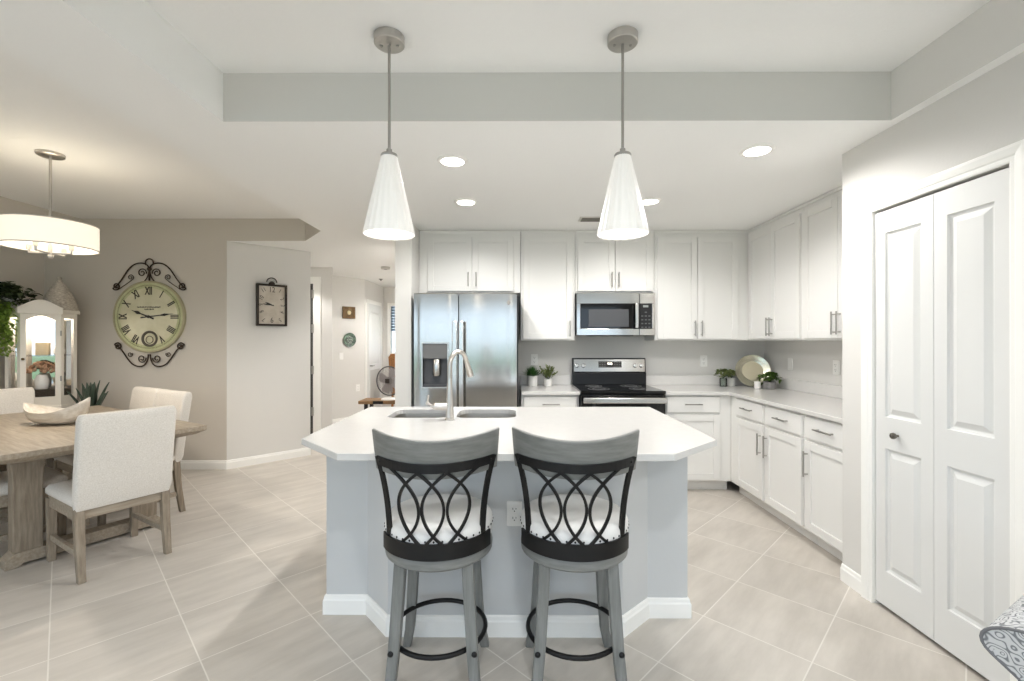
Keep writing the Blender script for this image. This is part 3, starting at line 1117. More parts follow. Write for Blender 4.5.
tp = [(-.996, 3.155), (-.996, 2.128), (-.718, 1.842), (.648, 1.838), (.940, 2.112), (.940, 3.155)]
m = MB(); m.prism(tp, CT, WT)
top = obj('worktop', m, quartz, smooth=False)
tag(top, 'white quartz island worktop with clipped front corners and a cut-out for the sink', 'worktop')
SY0, SY1 = 2.70, 3.04
bowls = [(-.768, -.405), (-.352, .012)]
for (a, b) in bowls:
    c_ = MB(); c_.prism(rrect(a, b, SY0, SY1, .07), CT - .05, WT + .05)
    cut(top, c_)
top.data.materials.clear(); top.data.materials.append(quartz)
bv = top.modifiers.new('edge', 'BEVEL'); bv.width = .003; bv.segments = 2; bv.limit_method = 'ANGLE'; bv.angle_limit = R(60)
t = thing('kitchen_sink', 'undermount stainless double-bowl sink set into the island worktop', 'sink', (-.38, 2.87, .70))
ox, oy, oz = -.38, 2.87, .70
for (a, b) in bowls:
    e = .004
    def ring(ins, z, r=.07):
        return [(x - ox, y - oy, z - oz) for x, y in rrect(a + ins, b - ins, SY0 + ins, SY1 - ins, max(.01, r - ins))]
    m = MB()
    m.loft([ring(-.02, CT - .001, .09), ring(-.004, CT - .001), ring(-.002, CT - .02), ring(.006, .74), ring(.02, .715), ring(.05, .708), ring(.05, .704), ring(.0, .71), ring(-.008, CT - .02), ring(-.02, CT - .004, .09)], True, False)
    m.add(ring(.05, .706), [tuple(range(len(ring(.05, .706))))])
    bw = obj('bowl', m, mat('sink_steel', (190, 186, 180), .28, 1.0), t, recalc=True)
    m = MB(); m.lathe([(.02, .7065 - oz), (.04, .7065 - oz), (.042, .7105 - oz), (.02, .7095 - oz)], (a + b) / 2 - ox, 2.87 - oy, 20)
    obj('drain', m, nickel, bw)

# faucet
t = thing('kitchen_faucet', 'brushed nickel gooseneck faucet with a pull-down spray head on the island worktop', 'faucet', (-.372, 2.635, WT))
m = MB(); m.lathe([(.030, 0), (.030, .006), (.0235, .012), (.0215, .05), (.020, .11), (.0155, .20), (.0125, .25)], seg=24)
obj('body', m, nickel, t)
pts = [(0, 0, .24), (0, 0, .28), (0, 0, .30)]
dirv = V((.085, .13, 0)).normalized()
Rr = .078
for k in range(1, 17):
    a = pi * (1 - k / 16 * .88)
    d = Rr + Rr * cos(a)
    pts.append((dirv.x * d, dirv.y * d, .305 + .088 * sin(a)))
m = MB(); m.tube(pts, .0132, 14)
obj('spout', m, nickel, t)
e = V(pts[-1]); dn = (V(pts[-1]) - V(pts[-2])).normalized()
m = MB(); m.tube([e, e + dn * .015, e + dn * .03, e + dn * .09, e + dn * .105], [.0125, .0135, .015, .0205, .0195], 16)
sp = obj('spray_head', m, nickel, t)
m = MB(); m.cyl((-.015, 0, .075), (-.085, -.01, .078), .022, .020, 18)
m.cyl((-.085, -.01, .078), (-.10, -.012, .079), .020, .012, 18)
hb = obj('valve', m, nickel, t)
m = MB(); m.tube([(-.10, -.012, .08), (-.125, -.02, .10), (-.118, -.03, .145)], [.008, .006, .005], 10)
m.sphere((-.125, -.02, .098), .012, 12, 8)
obj('lever', m, nickel, hb)

# ------------------------------------------------------------------ outlets and switches
def outlet(name, label, loc, rz, kind='outlet', grp=None):
    """plate in local xz plane facing -y"""
    t = thing(name, label, 'outlet' if kind == 'outlet' else 'switch', loc, rz, grp)
    m = MB()
    m.loft([[(x, 0, z) for x, z in rrect(-.036, .036, -.058, .058, .006, 3)], [(x, -.004, z) for x, z in rrect(-.036, .036, -.058, .058, .006, 3)],
            [(x, -.006, z) for x, z in rrect(-.033, .033, -.055, .055, .005, 3)]])
    obj('cover_plate', m, plate_w, t, smooth=False)
    if kind == 'outlet':
        for zc in (.021, -.021):
            m = MB(); m.loft([[(x, -.0055, z + zc) for x, z in rrect(-.0165, .0165, -.0145, .0145, .009, 4)], [(x, -.0075, z + zc) for x, z in rrect(-.016, .016, -.014, .014, .009, 4)]])
            rc = obj('receptacle', m, plate_w, t, smooth=False)
            m = MB(); m.box(-.0085, -.006, -.0081, -.007, zc - .001, zc + .008); m.box(.006, .0085, -.0081, -.007, zc, zc + .007)
            m.cyl((0, -.007, zc - .008), (0, -.0081, zc - .008), .0028, seg=10)
            obj('socket_slots', m, slot_m, rc, smooth=False)
    else:
        m = MB(); m.box(-.0165, .0165, -.0085, -.0055, -.033, .033)
        obj('rocker', m, plate_w, t, smooth=False, bevel=.001, seg=1)
    return t


outlet('wall_outlet', 'white duplex outlet on the kitchen back wall between the range and the silver plate', (1.97, KY - .0005, 1.16), 0)
outlet('wall_outlet', 'white outlet behind the spiky potted grass beside the refrigerator', (.212, KY - .0005, 1.175), 0)
outlet('wall_switch', 'white rocker switch on the kitchen side wall close to the corner', (KX - .0005, 4.29, 1.152), R(-90), 'switch')
outlet('wall_outlet', 'white duplex outlet on the kitchen side wall beside the pantry corner', (KX - .0005, 3.68, 1.155), R(-90))
outlet('wall_outlet', 'white duplex outlet on the front of the kitchen island between the two stools', (.002, 2.1175, .568), 0)
bd = (BB1 - BB0).normalized()
bang = math.atan2(bd.y, bd.x)


def on_diag(x_px):
    r = (x_px - 514) / FPX
    s = (r * BB0.y - BB0.x) / (bd.x - r * bd.y)
    return BB0 + bd * s


p = on_diag(341); outlet('wall_switch', 'white switch on the hall wall below the round decorative plate', (p.x + .0005, p.y - .0005, 1.12), bang, 'switch')
p = on_diag(357.6); outlet('wall_outlet', 'white outlet low on the hall wall behind the island', (p.x + .0005, p.y - .0005, .57), bang)

# ------------------------------------------------------------------ ceiling lamps
def spot(name, loc, w, color, ang=168, blend=.55, size=.06):
    d = bpy.data.lights.new(name, 'SPOT')
    d.energy = w
    d.color = color
    d.spot_size = R(ang)
    d.spot_blend = blend
    d.shadow_soft_size = size
    o = bpy.data.objects.new(name, d)
    o.location = loc
    C.objects.link(o)
    return o


def bulb(name, loc, w, color, r=.03, parent=None):
    d = bpy.data.lights.new(name, 'POINT')
    d.energy = w
    d.color = color
    d.shadow_soft_size = r
    o = bpy.data.objects.new(name, d)
    o.location = loc
    if parent:
        o.parent = parent
    C.objects.link(o)
    return o


WARM = (1.0, .90, .78)
NEUT = (1.0, .98, .955)
COOL = (.935, .972, 1.0)


def can(label, x, y, z, w=CAN_W, col=None, ang=168):
    t = thing('recessed_light', label, 'ceiling light', (x, y, z), 0, 'recessed ceiling lights')
    m = MB(); m.lathe([(.068, -.004), (.068, -.0085), (.078, -.008), (.09, -.004), (.092, -.001), (.092, 0), (.068, 0)], seg=36, caps=False)
    obj('trim_ring', m, trim_paint, t)
    m = MB(); m.lathe([(.0001, -.0045), (.0675, -.0045)], seg=36, caps=False)
    obj('lens', m, can_glow, t, recalc=False)
    s = spot('recessed_lamp', (x, y, z - .02), w, col or NEUT, ang)
    return t


can('recessed light in the kitchen ceiling closest to the beam, beside the pendant over the faucet', -.365, 2.70, ZL)
can('recessed light in the kitchen ceiling in front of the refrigerator cabinets', -.37, 3.50, ZL)
can('recessed light nearest the pantry wall in the kitchen ceiling', 1.365, 2.56, ZL)
can('recessed light half hidden behind the pendant shade, in front of the microwave', 1.035, 3.49, ZL)
# unseen fill lamps, added behind the camera and out of sight in the hall
for (x, y) in ((-2.6, -2.4), (.2, -1.9), (.2, .2), (2.6, -1.9), (-3.6, -.6), (2.7, .5)):
    can('added unseen fill light in the living room ceiling away from the kitchen', x, y, ZT if (T1[0] < x < T1[1]) else ZL, CAN_W * 1.4, COOL)['group'] = 'added living room fill lights'  # cool added lamps stand in for daylight
can('added fill light in the hall ceiling, hidden behind the kitchen wall', -1.30, 5.6, ZL, HALL_W * .8, None, 130)
can('added fill light in the hall nook, hidden behind the diagonal wall', -2.95, 6.15, ZL, HALL_W * .35, None, 110)  # added to brighten the nook wall
can('added fill light in the far hall ceiling, hidden from view', -1.33, 7.6, ZL, HALL_W)


def pendant(label, x, y):
    t = thing('pendant_light', label, 'pendant light', (x, y, ZT), 0, 'pendant lights over the island')
    m = MB(); m.lathe([(.0605, -.036), (.064, -.033), (.064, 0), (.0001, 0)], seg=40)
    c_ = obj('canopy', m, mat('canopy_nickel', (196, 193, 188), .34, 1.0), t, angle=20)
    for a in (-.035, .035):
        k = MB(); k.lathe([(.0055, -.041), (.0065, -.037), (.0065, -.0355)], a, .004, 12)
        obj('screw', k, pull_m, c_)
    m = MB(); m.cyl((0, 0, -.505), (0, 0, -.02), .0062, seg=12)
    obj('stem', m, pull_m, t)
    zt = 2.163 - ZT
    m = MB(); m.lathe([(.0345, zt - .003), (.0365, zt + .002), (.034, zt + .008), (.012, zt + .012), (.012, zt + .03), (.0065, zt + .034)], seg=28)
    obj('cap', m, pull_m, t)
    # fluted conical glass
    m = MB()
    zb = 1.826 - ZT
    rings = []
    N = 120
    for (r, z) in [(.033, zt - .002), (.045, zt - .055), (.069, zt - .16), (.090, zt - .255), (.102, zb + .025), (.106, zb + .008), (.1055, zb)]:
        rings.append([(r * (1 + .024 * cos(20 * 2 * pi * i / N)) * cos(2 * pi * i / N), r * (1 + .024 * cos(20 * 2 * pi * i / N)) * sin(2 * pi * i / N), z) for i in range(N)])
    m.loft(rings, True, False)
    obj('glass_shade', m, shade_m, t, angle=60)
    m = MB(); m.lathe([(.0001, zb + .010), (.1025, zb + .010)], seg=48, caps=False)
    obj('diffuser', m, shade_in, t, recalc=False)
    spot('pendant_lamp', (x, y, 1.826 - .002), PEND_W, NEUT, 172, .5, .05)


pendant('conical white glass pendant light hanging over the island near the faucet', -.536, 1.952)
pendant('conical white glass pendant light hanging in front of the microwave', .466, 1.952)

# air vent and detectors
t = thing('ceiling_vent', 'small grey slotted air vent in the kitchen ceiling above the microwave', 'vent', (.72, 3.99, ZL))
m = MB(); m.box(-.15, .15, -.07, .07, -.006, 0); obj('frame', m, mat('vent_white', (214, 212, 206), .5), t, smooth=False)
for k in range(4):
    m = MB(); m.box(-.13, .13, -.05 + k * .027, -.034 + k * .027, -.014, -.006)
    obj('slat', m, mat('vent_slat_grey', (120, 117, 110), .6), t, smooth=False)  # slats a darker grey than the frame
t = thing('smoke_detector', 'round white smoke detector on the hall ceiling', 'smoke detector', (-1.86, 6.58, ZL))
m = MB(); m.lathe([(.05, -.034), (.062, -.03), (.066, -.012), (.066, 0)], seg=28); obj('housing', m, mat('detector_white', (206, 203, 197), .5), t)
m = MB(); m.lathe([(.02, -.0365), (.022, -.0345), (.022, -.033)], seg=16); obj('test_button', m, ceramic_g, t)
t = thing('sprinkler_head', 'small sprinkler head on the far hall ceiling beyond the smoke detector', 'sprinkler', (-2.3, 7.85, ZL))
m = MB(); m.lathe([(.012, -.03), (.014, -.012), (.035, -.008), (.035, 0)], seg=18); obj('escutcheon', m, ceramic_g, t)

# ------------------------------------------------------------------ bar stools
def stool(label, loc, swivel):
    t = thing('bar_stool', label, 'bar stool', loc, 0, 'counter stools at the island')
    # legs: tapered square posts that flare out at the foot
    for sx_ in (-1, 1):
        for sy_ in (-1, 1):
            path = [(.128, .128, .535, .022), (.138, .138, .36, .022), (.148, .148, .2, .021), (.158, .158, .09, .020), (.176, .176, .0, .019)]
            rings = []
            for (a, b, z, h) in path:
                cx, cy = sx_ * a, sy_ * b
                rings.append([(cx - h, cy - h, z), (cx + h, cy - h, z), (cx + h, cy + h, z), (cx - h, cy + h, z)])
            # smooth the path
            m = MB(); m.loft(rings)
            lg = obj('leg', m, stool_wood_v, t, smooth=False, bevel=.005)
            k = MB(); k.lathe([(.011, 0), (.011, .003), (.006, .008), (.0001, .009)], seg=14,
                              mtx=M.Translation((sx_ * (.1485 + .009), sy_ * (.1485 + .0208), .195)) @ M.Rotation(R(90), 4, 'X'))
            if sy_ < 0:
                obj('bolt', k, black_metal, lg)
    m = MB()
    m.tube([(.188 * cos(a * pi / 24), .188 * sin(a * pi / 24), .195) for a in range(48)], .0095, 12, closed=True)
    obj('footrest_ring', m, black_metal, t)
    S_ = M.Rotation(swivel, 4, 'Z')
    m = MB(); m.lathe([(.10, .510), (.205, .520), (.216, .530), (.218, .555), (.214, .566), (.20, .570)], seg=48, mtx=S_)
    obj('seat_ring', m, stool_wood, t)
    m = MB(); m.lathe([(.195, .571), (.209, .575), (.216, .60), (.219, .634), (.217, .654), (.204, .672), (.17, .684), (.10, .691), (.0001, .693)], seg=48, mtx=S_)
    cu = obj('seat_cushion', m, white_leather, t)
    for k_ in range(44):
        a = 2 * pi * k_ / 44
        k = MB(); k.sphere((0, 0, 0), .0045, 8, 5)
        mm = MB(); mm.add(k.v, k.f, S_ @ M.Translation((.2172 * cos(a), .2172 * sin(a), .636)))
        obj('nailhead', mm, black_metal, cu)

    # metal back: surface mapped from (u, z)
    def w(z):
        s = (z - .60) / .4
        return .183 + .066 * max(0, s) ** 2.2

    def srf(u, z, off=0.0):
        s = (z - .60) / .4
        ym = -.222 - .055 * s
        return (u * w(z), ym + (.105 + .055 * s) * u * u - off, z)

    mb = MB()      # curved band hugging the seat
    N = 28
    rows = []
    for off, z in ((.006, .570), (.014, .570), (.014, .630), (.006, .630)):
        rows.append([tuple(S_ @ V((sin(a) * (.214 + off), -cos(a) * (.214 + off), z))) for a in [R(-66 + 132 * i / N) for i in range(N + 1)]])
    mb.loft([[r[i] for r in rows] for i in range(N + 1)])
    band = obj('back_band', mb, black_metal, t)

    def strip(fn, n, hw, th=.004, rot=False):
        """flat bar following points fn(s); hw half width in the surface, th half thickness"""
        P = [V(fn(i / n)) for i in range(n + 1)]
        rings = []
        for i, p in enumerate(P):
            tg = (P[min(i + 1, n)] - P[max(i - 1, 0)]).normalized()
            nr = V((p.x * .9, -.35 + 0, 0)); nr = V((-p.x * -1.0 * .0, 0, 0))
            u = p.x / .2
            nn = V((u * .8, -1, 0)).normalized()      # outward normal, away from the sitter
            sd = tg.cross(nn).normalized()
            rings.append([tuple(S_ @ (p + sd * a * hw + nn * b * th)) for a, b in ((-1, -1), (1, -1), (1, 1), (-1, 1))])
        mm = MB(); mm.loft(rings)
        return mm

    for s_ in (-1, 1):
        obj('back_post', strip(lambda q: srf(s_ * .965, .585 + .35 * q, .013 * q), 14, .011, .005), black_metal, t, smooth=False)
    obj('top_band', strip(lambda q: srf(.985 * (-1 + 2 * q), .920, .016), 24, .016, .004), black_metal, t, smooth=False)
    for c_ in (-.47, 0, .47):
        for d in (-1, 1):
            obj('lattice_bar', strip(lambda q: srf(c_ - d * .205 + d * .47 * (2 * q - 1) ** 2, .612 + .295 * q, .013 * q), 22, .0052, .004), black_metal, t, smooth=False)
    # curved wooden crest rail
    mb = MB()
    N = 28
    rings = []
    for i in range(N + 1):
        u = -1 + 2 * i / N
        def cp(z, off):
            x = u * (.236 + (z - .93) * .06)
            y = -.268 - (z - .93) * .18 + .162 * u * u
            return V((x, y - off, z))
        rings.append([tuple(S_ @ cp(z, o)) for z, o in ((.876, -.016), (.876, .006), (1.018 + .018 * u * u, .012), (1.018 + .018 * u * u, -.016))])
    mb.loft(rings)
    obj('crest_rail', mb, stool_wood, t, bevel=.004, smooth=True, angle=50)
    for s_ in (-1, 1):
        k = MB()
        p = V(srf(s_ * .93, .920, .021))
        k.sphere((0, 0, 0), .006, 10, 6)
        mm = MB(); mm.add(k.v, k.f, S_ @ M.Translation(p))
        obj('rivet', mm, black_metal, t)
    return t


stool('grey wood and black metal counter stool on the faucet side of the island', (-.306, 1.875, 0), R(3.5))
stool('grey wood and black metal counter stool beside the island outlet, its seat slightly turned', (.246, 1.875, 0), R(-6))

# ------------------------------------------------------------------ dining table and chairs
TA = math.atan2(-.51, .86)
ex, ey = V((cos(TA), sin(TA))), V((-sin(TA), cos(TA)))
TC = V((-3.35, 3.346))


def tl(x, y):
    q = TC + ex * x + ey * y
    return (q.x, q.y, 0)


t = thing('dining_table', 'weathered oak trestle dining table with a thick chamfered top', 'dining table', tl(0, 0), TA)
hx, hy = 1.0, .525
m = MB()
m.loft([[(-hx + i, -hy + i, z), (hx - i, -hy + i, z), (hx - i, hy - i, z), (-hx + i, hy - i, z)] for i, z in ((.16, .672), (.05, .70), (.0, .728), (.0, .76))])
obj('table_top', m, oak, t, smooth=False, bevel=.004)
for sx_ in (-1, 1):
    for sy_ in (-1, 1):
        m = MB()
        cx, cy = sx_ * .565, sy_ * .30
        rr = []
        for z, a in ((.09, .066), (.30, .066), (.50, .066), (.62, .072), (.672, .085)):
            rr.append([(cx - .052, cy - a, z), (cx + .052, cy - a, z), (cx + .052, cy + a, z), (cx - .052, cy + a, z)])
        m.loft(rr)
        obj('leg', m, oak_v, t, smooth=False, bevel=.005)
    m = MB()
    m.prism([(-.40, 0), (-.34, 0), (-.32, .02), (.32, .02), (.34, 0), (.40, 0), (.40, .05), (.36, .09), (-.36, .09), (-.40, .05)], sx_ * .565 - .055, sx_ * .565 + .055,
            M(((0, 0, 1, 0), (1, 0, 0, 0), (0, 1, 0, 0), (0, 0, 0, 1))))
    obj('foot_beam', m, oak, t, smooth=False, bevel=.004)
m = MB(); m.box(-.51, .51, -.02, .02, .11, .21); obj('stretcher', m, oak, t, smooth=False, bevel=.004)


def make_chair(label, loc, rz):
    """faces local +y; origin under the seat centre"""
    t = thing('dining_chair', label, 'dining chair', loc, rz, 'linen dining chairs round the table')
    W, D = .238, .265
    # rear legs rake backwards
    for s_ in (-1, 1):
        x = s_ * (W - .028)
        m = MB()
        m.loft([[(x - h, y - h, z), (x + h, y - h, z), (x + h, y + h, z), (x - h, y + h, z)] for y, z, h in ((-D + .0, 0, .018), (-D + .03, .2, .021), (-D + .045, .40, .023), (-D + .04, .48, .023))])
        obj('leg', m, oak_v, t, smooth=False, bevel=.003)
        m = MB()
        m.loft([[(x - h, y - h, z), (x + h, y - h, z), (x + h, y + h, z), (x - h, y + h, z)] for y, z, h in ((D - .025, 0, .018), (D - .028, .2, .021), (D - .028, .40, .024))])
        obj('leg', m, oak_v, t, smooth=False, bevel=.003)
        m = MB(); m.box(x - .011, x + .011, -D + .04, D - .045, .135, .17)
        obj('stretcher', m, oak, t, smooth=False, bevel=.002)
    m = MB()
    m.box(-W + .015, W - .015, D - .04, D - .018, .345, .415); m.box(-W + .015, W - .015, -D + .035, -D + .057, .345, .415)
    m.box(-W + .012, -W + .034, -D + .057, D - .04, .345, .415); m.box(W - .034, W - .012, -D + .057, D - .04, .345, .415)
    obj('seat_frame', m, oak, t, smooth=False, bevel=.002)
    m = MB()
    def sq(i, z):
        return [(x, y, z) for x, y in rrect(-W + i, W - i, -D + .05 + i, D + .005 - i, .03, 4)]
    m.loft([sq(.012, .416), sq(.0, .43), sq(.0, .455), sq(.012, .475), sq(.05, .485), sq(.12, .488)])
    obj('seat', m, linen, t, angle=60)
    # upholstered back, leaning backwards
    m = MB()
    rings = []
    for z, y0 in ((.40, -D + .005), (.45, -D - .002), (.60, -D - .02), (.78, -D - .045), (.92, -D - .066), (.947, -D - .069), (.955, -D - .069)):
        i = .006 if z in (.40, .947) else (.014 if z == .955 else 0)
        k = .012 if z in (.40,) else (.008 if z == .947 else (.02 if z == .955 else 0))
        rings.append([(x, y, z) for x, y in rrect(-W + i, W - i, y0 + k, y0 + .072 - k, .018 if k < .015 else .012, 4)])
    m.loft(rings)
    obj('backrest', m, linen, t, angle=60)
    return t


c0 = make_chair('dining chair at the near table end, its pale linen back turned to the island', tl(.905, 0), TA + R(90))
dup(c0, 'linen dining chair on the wall side of the table, closer to the diagonal wall', tl(.22, .345), TA + R(180))
dup(c0, 'linen dining chair on the wall side of the table, closer to the potted agave', tl(-.27, .345), TA + R(180))
dup(c0, 'dining chair with only its linen seat showing at the table side facing the living room', tl(.235, -.345), TA)
dup(c0, 'dining chair at the far table end in front of the white curio cabinet', tl(-.93, -.10), TA - R(90))

# boat-shaped bowl
t = thing('dough_bowl', 'whitewashed boat-shaped wooden bowl on the dining table', 'bowl', (tl(0, 0)[0] - .005, tl(0, 0)[1] - .02, .76), R(-4))


def hull(inner):
    rings = []
    n = 22
    for i in range(n + 1):
        s = -1 + 2 * i / n
        L = .262 * (1 - (.02 if inner else 0))
        wd = max(.004, (.118 - (.012 if inner else 0)) * (1 - abs(s) ** 2.4))
        top = .095 + (.105 if s > 0 else .06) * abs(s) ** 2.2
        bot = (.014 if inner else 0) + (top - .02) * abs(s) ** 3.0
        ring = []
        for k in range(13):
            a = pi * k / 12
            ring.append((s * L, wd * cos(a), top - (top - bot) * sin(a) ** .75))
        rings.append(ring)
    return rings


m = MB()
A_, B_ = hull(False), hull(True)
rings = [a + b[::-1] for a, b in zip(A_, B_)]
m.loft(rings, True, True)
obj('bowl_body', m, whitewash, t, angle=70)
bb = [c for c in t.children][0]

# ------------------------------------------------------------------ drum chandelier
CX_, CY_ = -3.235, 3.16
t = thing('drum_chandelier', 'white fabric drum chandelier on a brushed stem above the dining table', 'chandelier', (CX_, CY_, ZT))
m = MB(); m.lathe([(.068, -.022), (.076, -.016), (.078, -.004), (.078, 0), (.0001, 0)], seg=36); obj('canopy', m, nickel, t)
m = MB(); m.cyl((0, 0, -.72), (0, 0, -.02), .0085, seg=12); obj('stem', m, nickel, t)
zt_, zb_ = 2.187 - ZT, 2.018 - ZT
m = MB(); m.lathe([(.250, zb_), (.255, zb_), (.255, zt_), (.250, zt_)], seg=72, caps=False)
m.f += [tuple([k, (k + 1) % 72, 3 * 72 + (k + 1) % 72, 3 * 72 + k]) for k in range(72)]
sh = obj('drum_shade', m, drum_m, t)
for z in (zb_, zt_):
    m = MB(); m.tube([(.254 * cos(a * pi / 36), .254 * sin(a * pi / 36), z) for a in range(72)], .004, 8, closed=True)
    obj('shade_rim', m, nickel, sh)
m = MB(); m.lathe([(.0001, zb_ + .03), (.246, zb_ + .03)], seg=60, caps=False); obj('diffuser', m, drum_glow, t, recalc=False)
arm = MB()
for k in range(4):
    a = R(12) + k * pi / 2
    arm.tube([(0, 0, zb_ - .035), (.125 * cos(a), .125 * sin(a), zb_ - .035), (.125 * cos(a), .125 * sin(a), zb_ + .02)], .008, 8)
    arm.lathe([(.016, zb_ - .012), (.016, zb_ + .02)], .125 * cos(a), .125 * sin(a), 12)
arm.cyl((0, 0, zb_ - .055), (0, 0, zb_ + .02), .014, seg=12)
arm.sphere((0, 0, zb_ - .058), .018, 12, 8)
obj('arm_frame', arm, nickel, t)
for k in range(4):
    a = k * pi / 2
    m = MB(); m.cyl((0, 0, zt_ - .01), (.251 * cos(a), .251 * sin(a), zt_ - .01), .004, seg=8)
    obj('spoke', m, nickel, t)
bulb('drum_lamp_up', (CX_, CY_, 2.12), DRUM_W * .03, WARM, .10)
spot('drum_lamp_down', (CX_, CY_, 2.018 - .09), DRUM_W, WARM, 172, .6, .04)

# ------------------------------------------------------------------ large iron wall clock
WC = (-3.885, DY, 1.628)
t = thing('wall_clock', 'large round wall clock with roman numerals and wrought iron scrollwork', 'clock', (WC[0], DY, WC[2]))
FM = M.Rotation(R(90), 4, 'X')          # local xy of text -> xz facing -y
RC = .383
m = MB(); m.lathe([(RC, 0), (RC, .030), (RC - .006, .036), (RC - .016, .034), (RC - .018, .026), (.0001, .026)], seg=72, mtx=FM)
obj('case', m, mat('clock_rim', (176, 170, 140), .5), t)
m = MB(); m.lathe([(.0001, .0265), (RC - .02, .0265), (RC - .02, .028), (.0001, .028)], seg=72, mtx=FM); dial = obj('dial', m, clock_band_m, t, smooth=False)
m = MB(); m.lathe([(.0001, .0282), (RC - .075, .0282), (RC - .075, .0288), (.0001, .0288)], seg=72, mtx=FM); obj('dial_centre', m, clock_face_m, dial, smooth=False)
for rr in (RC - .045, RC - .052):
    m = MB(); m.tube([(rr * cos(a * pi / 36), -.0285, rr * sin(a * pi / 36)) for a in range(72)], .0011, 4, closed=True); obj('minute_track', m, clock_ink, dial, smooth=False)
ROM = ['XII', 'I', 'II', 'III', 'IIII', 'V', 'VI', 'VII', 'VIII', 'IX', 'X', 'XI']
for k, s in enumerate(ROM):
    if s == 'VI':
        continue
    a = -2 * pi * k / 12
    mt = M.Translation((0, -.0292, 0)) @ FM @ M.Rotation(a, 4, 'Z') @ M.Translation((0, .272, 0))
    vs, fs = text_mb(s, .115, mt, .55, bold=.004)
    m = MB(); m.add(vs, fs); obj('numeral', m, clock_ink, dial, smooth=False, recalc=False)
# subsidiary dial at the foot
m = MB(); m.lathe([(.060, .0285), (.085, .0285), (.085, .036), (.078, .038), (.066, .034), (.060, .0285)], seg=36, caps=False, mtx=M.Translation((.012, 0, -.235)) @ FM)
m.tube([(.012 + .038 * cos(a * pi / 12), -.032, -.245 + .038 * sin(a * pi / 12)) for a in range(24)], .004, 6, closed=True)
obj('pendulum_ring', m, mat('clock_bronze', (96, 90, 80), .5, .4), dial)
for (w_, z) in ((.245, .102), (.09, .078)):
    m = MB()
    random.seed(3)
    x = -w_ / 2
    while x < w_ / 2:
        d = random.choice((.006, .009, .012))
        m.box(x, x + d, -.0296, -.0288, z - random.choice((.005, .007)), z + random.choice((.005, .008)))
        x += d + .0045
    obj('script_line', m, clock_ink, dial, smooth=False)


def hand(ang, L, tail, w_):
    m = MB()
    pl = [(-w_ * .5, -tail), (w_ * .5, -tail), (w_ * .35, L * .45), (w_, L * .62), (w_ * .3, L * .8), (0, L), (-w_ * .3, L * .8), (-w_, L * .62), (-w_ * .35, L * .45)]
    m.prism(pl, .031, .033, FM @ M.Rotation(-R(ang), 4, 'Z'))
    return m


h1 = obj('hour_hand', hand(291, .20, .06, .018), mat('hand_black', (40, 38, 36), .5), t, smooth=False)
obj('minute_hand', hand(83, .275, .085, .014), MATS['hand_black'], t, smooth=False)
m = MB(); m.lathe([(.016, .030), (.016, .036), (.0001, .038)], seg=20, mtx=FM); obj('hub', m, MATS['hand_black'], t)


def spiral(cx, cz, r0, r1, a0, turns, n=30):
    return [(cx + (r0 + (r1 - r0) * i / n) * cos(R(a0 + turns * 360 * i / n)), -.02, cz + (r0 + (r1 - r0) * i / n) * sin(R(a0 + turns * 360 * i / n))) for i in range(n + 1)]


def bez(p0, p1, p2, p3, n=16):
    out = []
    for i in range(n + 1):
        s = i / n
        q = [(1 - s) ** 3 * a + 3 * (1 - s) ** 2 * s * b + 3 * (1 - s) * s * s * c + s ** 3 * d for a, b, c, d in zip(p0, p1, p2, p3)]
        out.append((q[0], -.02, q[1]))
    return out


tw = .0072
for sg in (1, -1):          # crown
    k = MB()
    main = spiral(.355, .325, .012, .042, 200, 1.35)            # outer curl
    last = main[-1]
    main2 = bez((last[0], last[2]), (.26, .38), (.245, .575), (.09, .572)) + bez((.09, .572), (.03, .57), (.005, .54), (.0, .50), 8)[1:]
    k.tube([(sg * p[0], p[1], p[2]) for p in main + main2[1:]], tw, 8)
    sp_ = spiral(.078, .468, .012, .048, 30, 1.45)
    k.tube([(sg * p[0], p[1], p[2]) for p in sp_], tw * .8, 8)
    k.tube([(sg * p[0], p[1], p[2]) for p in bez((.0, .51), (.01, .43), (.03, .40), (.05, .385), 8)], tw * .8, 8)
    k.tube([(sg * p[0], p[1], p[2]) for p in spiral(.20, .42, .008, .032, 100, 1.3) + bez((.19, .39), (.25, .34), (.28, .33), (.33, .29), 6)[1:]], tw * .6, 8)
    obj('scroll', k, iron_m, t)
    k = MB()
    main = spiral(.335, -.315, .012, .040, 150, -1.35)
    last = main[-1]
    main2 = bez((last[0], last[2]), (.25, -.34), (.24, -.53), (.10, -.53)) + bez((.10, -.53), (.05, -.53), (.015, -.49), (.01, -.40), 8)[1:]
    k.tube([(sg * p[0], p[1], p[2]) for p in main + main2[1:]], tw, 8)
    k.tube([(sg * p[0], p[1], p[2]) for p in spiral(.08, -.445, .012, .045, -30, -1.45)], tw * .8, 8)
    k.tube([(sg * p[0], p[1], p[2]) for p in spiral(.205, -.40, .008, .028, -100, -1.3)], tw * .6, 8)
    obj('scroll', k, iron_m, t)
m = MB(); m.tube(arc_pts(0, .575, .042, -35, 215, 20, -.02), tw, 8); m.sphere((0, -.02, .51), .022, 12, 8); m.cyl((0, -.02, .38), (0, -.02, .50), .008, seg=8)
obj('finial', m, iron_m, t)

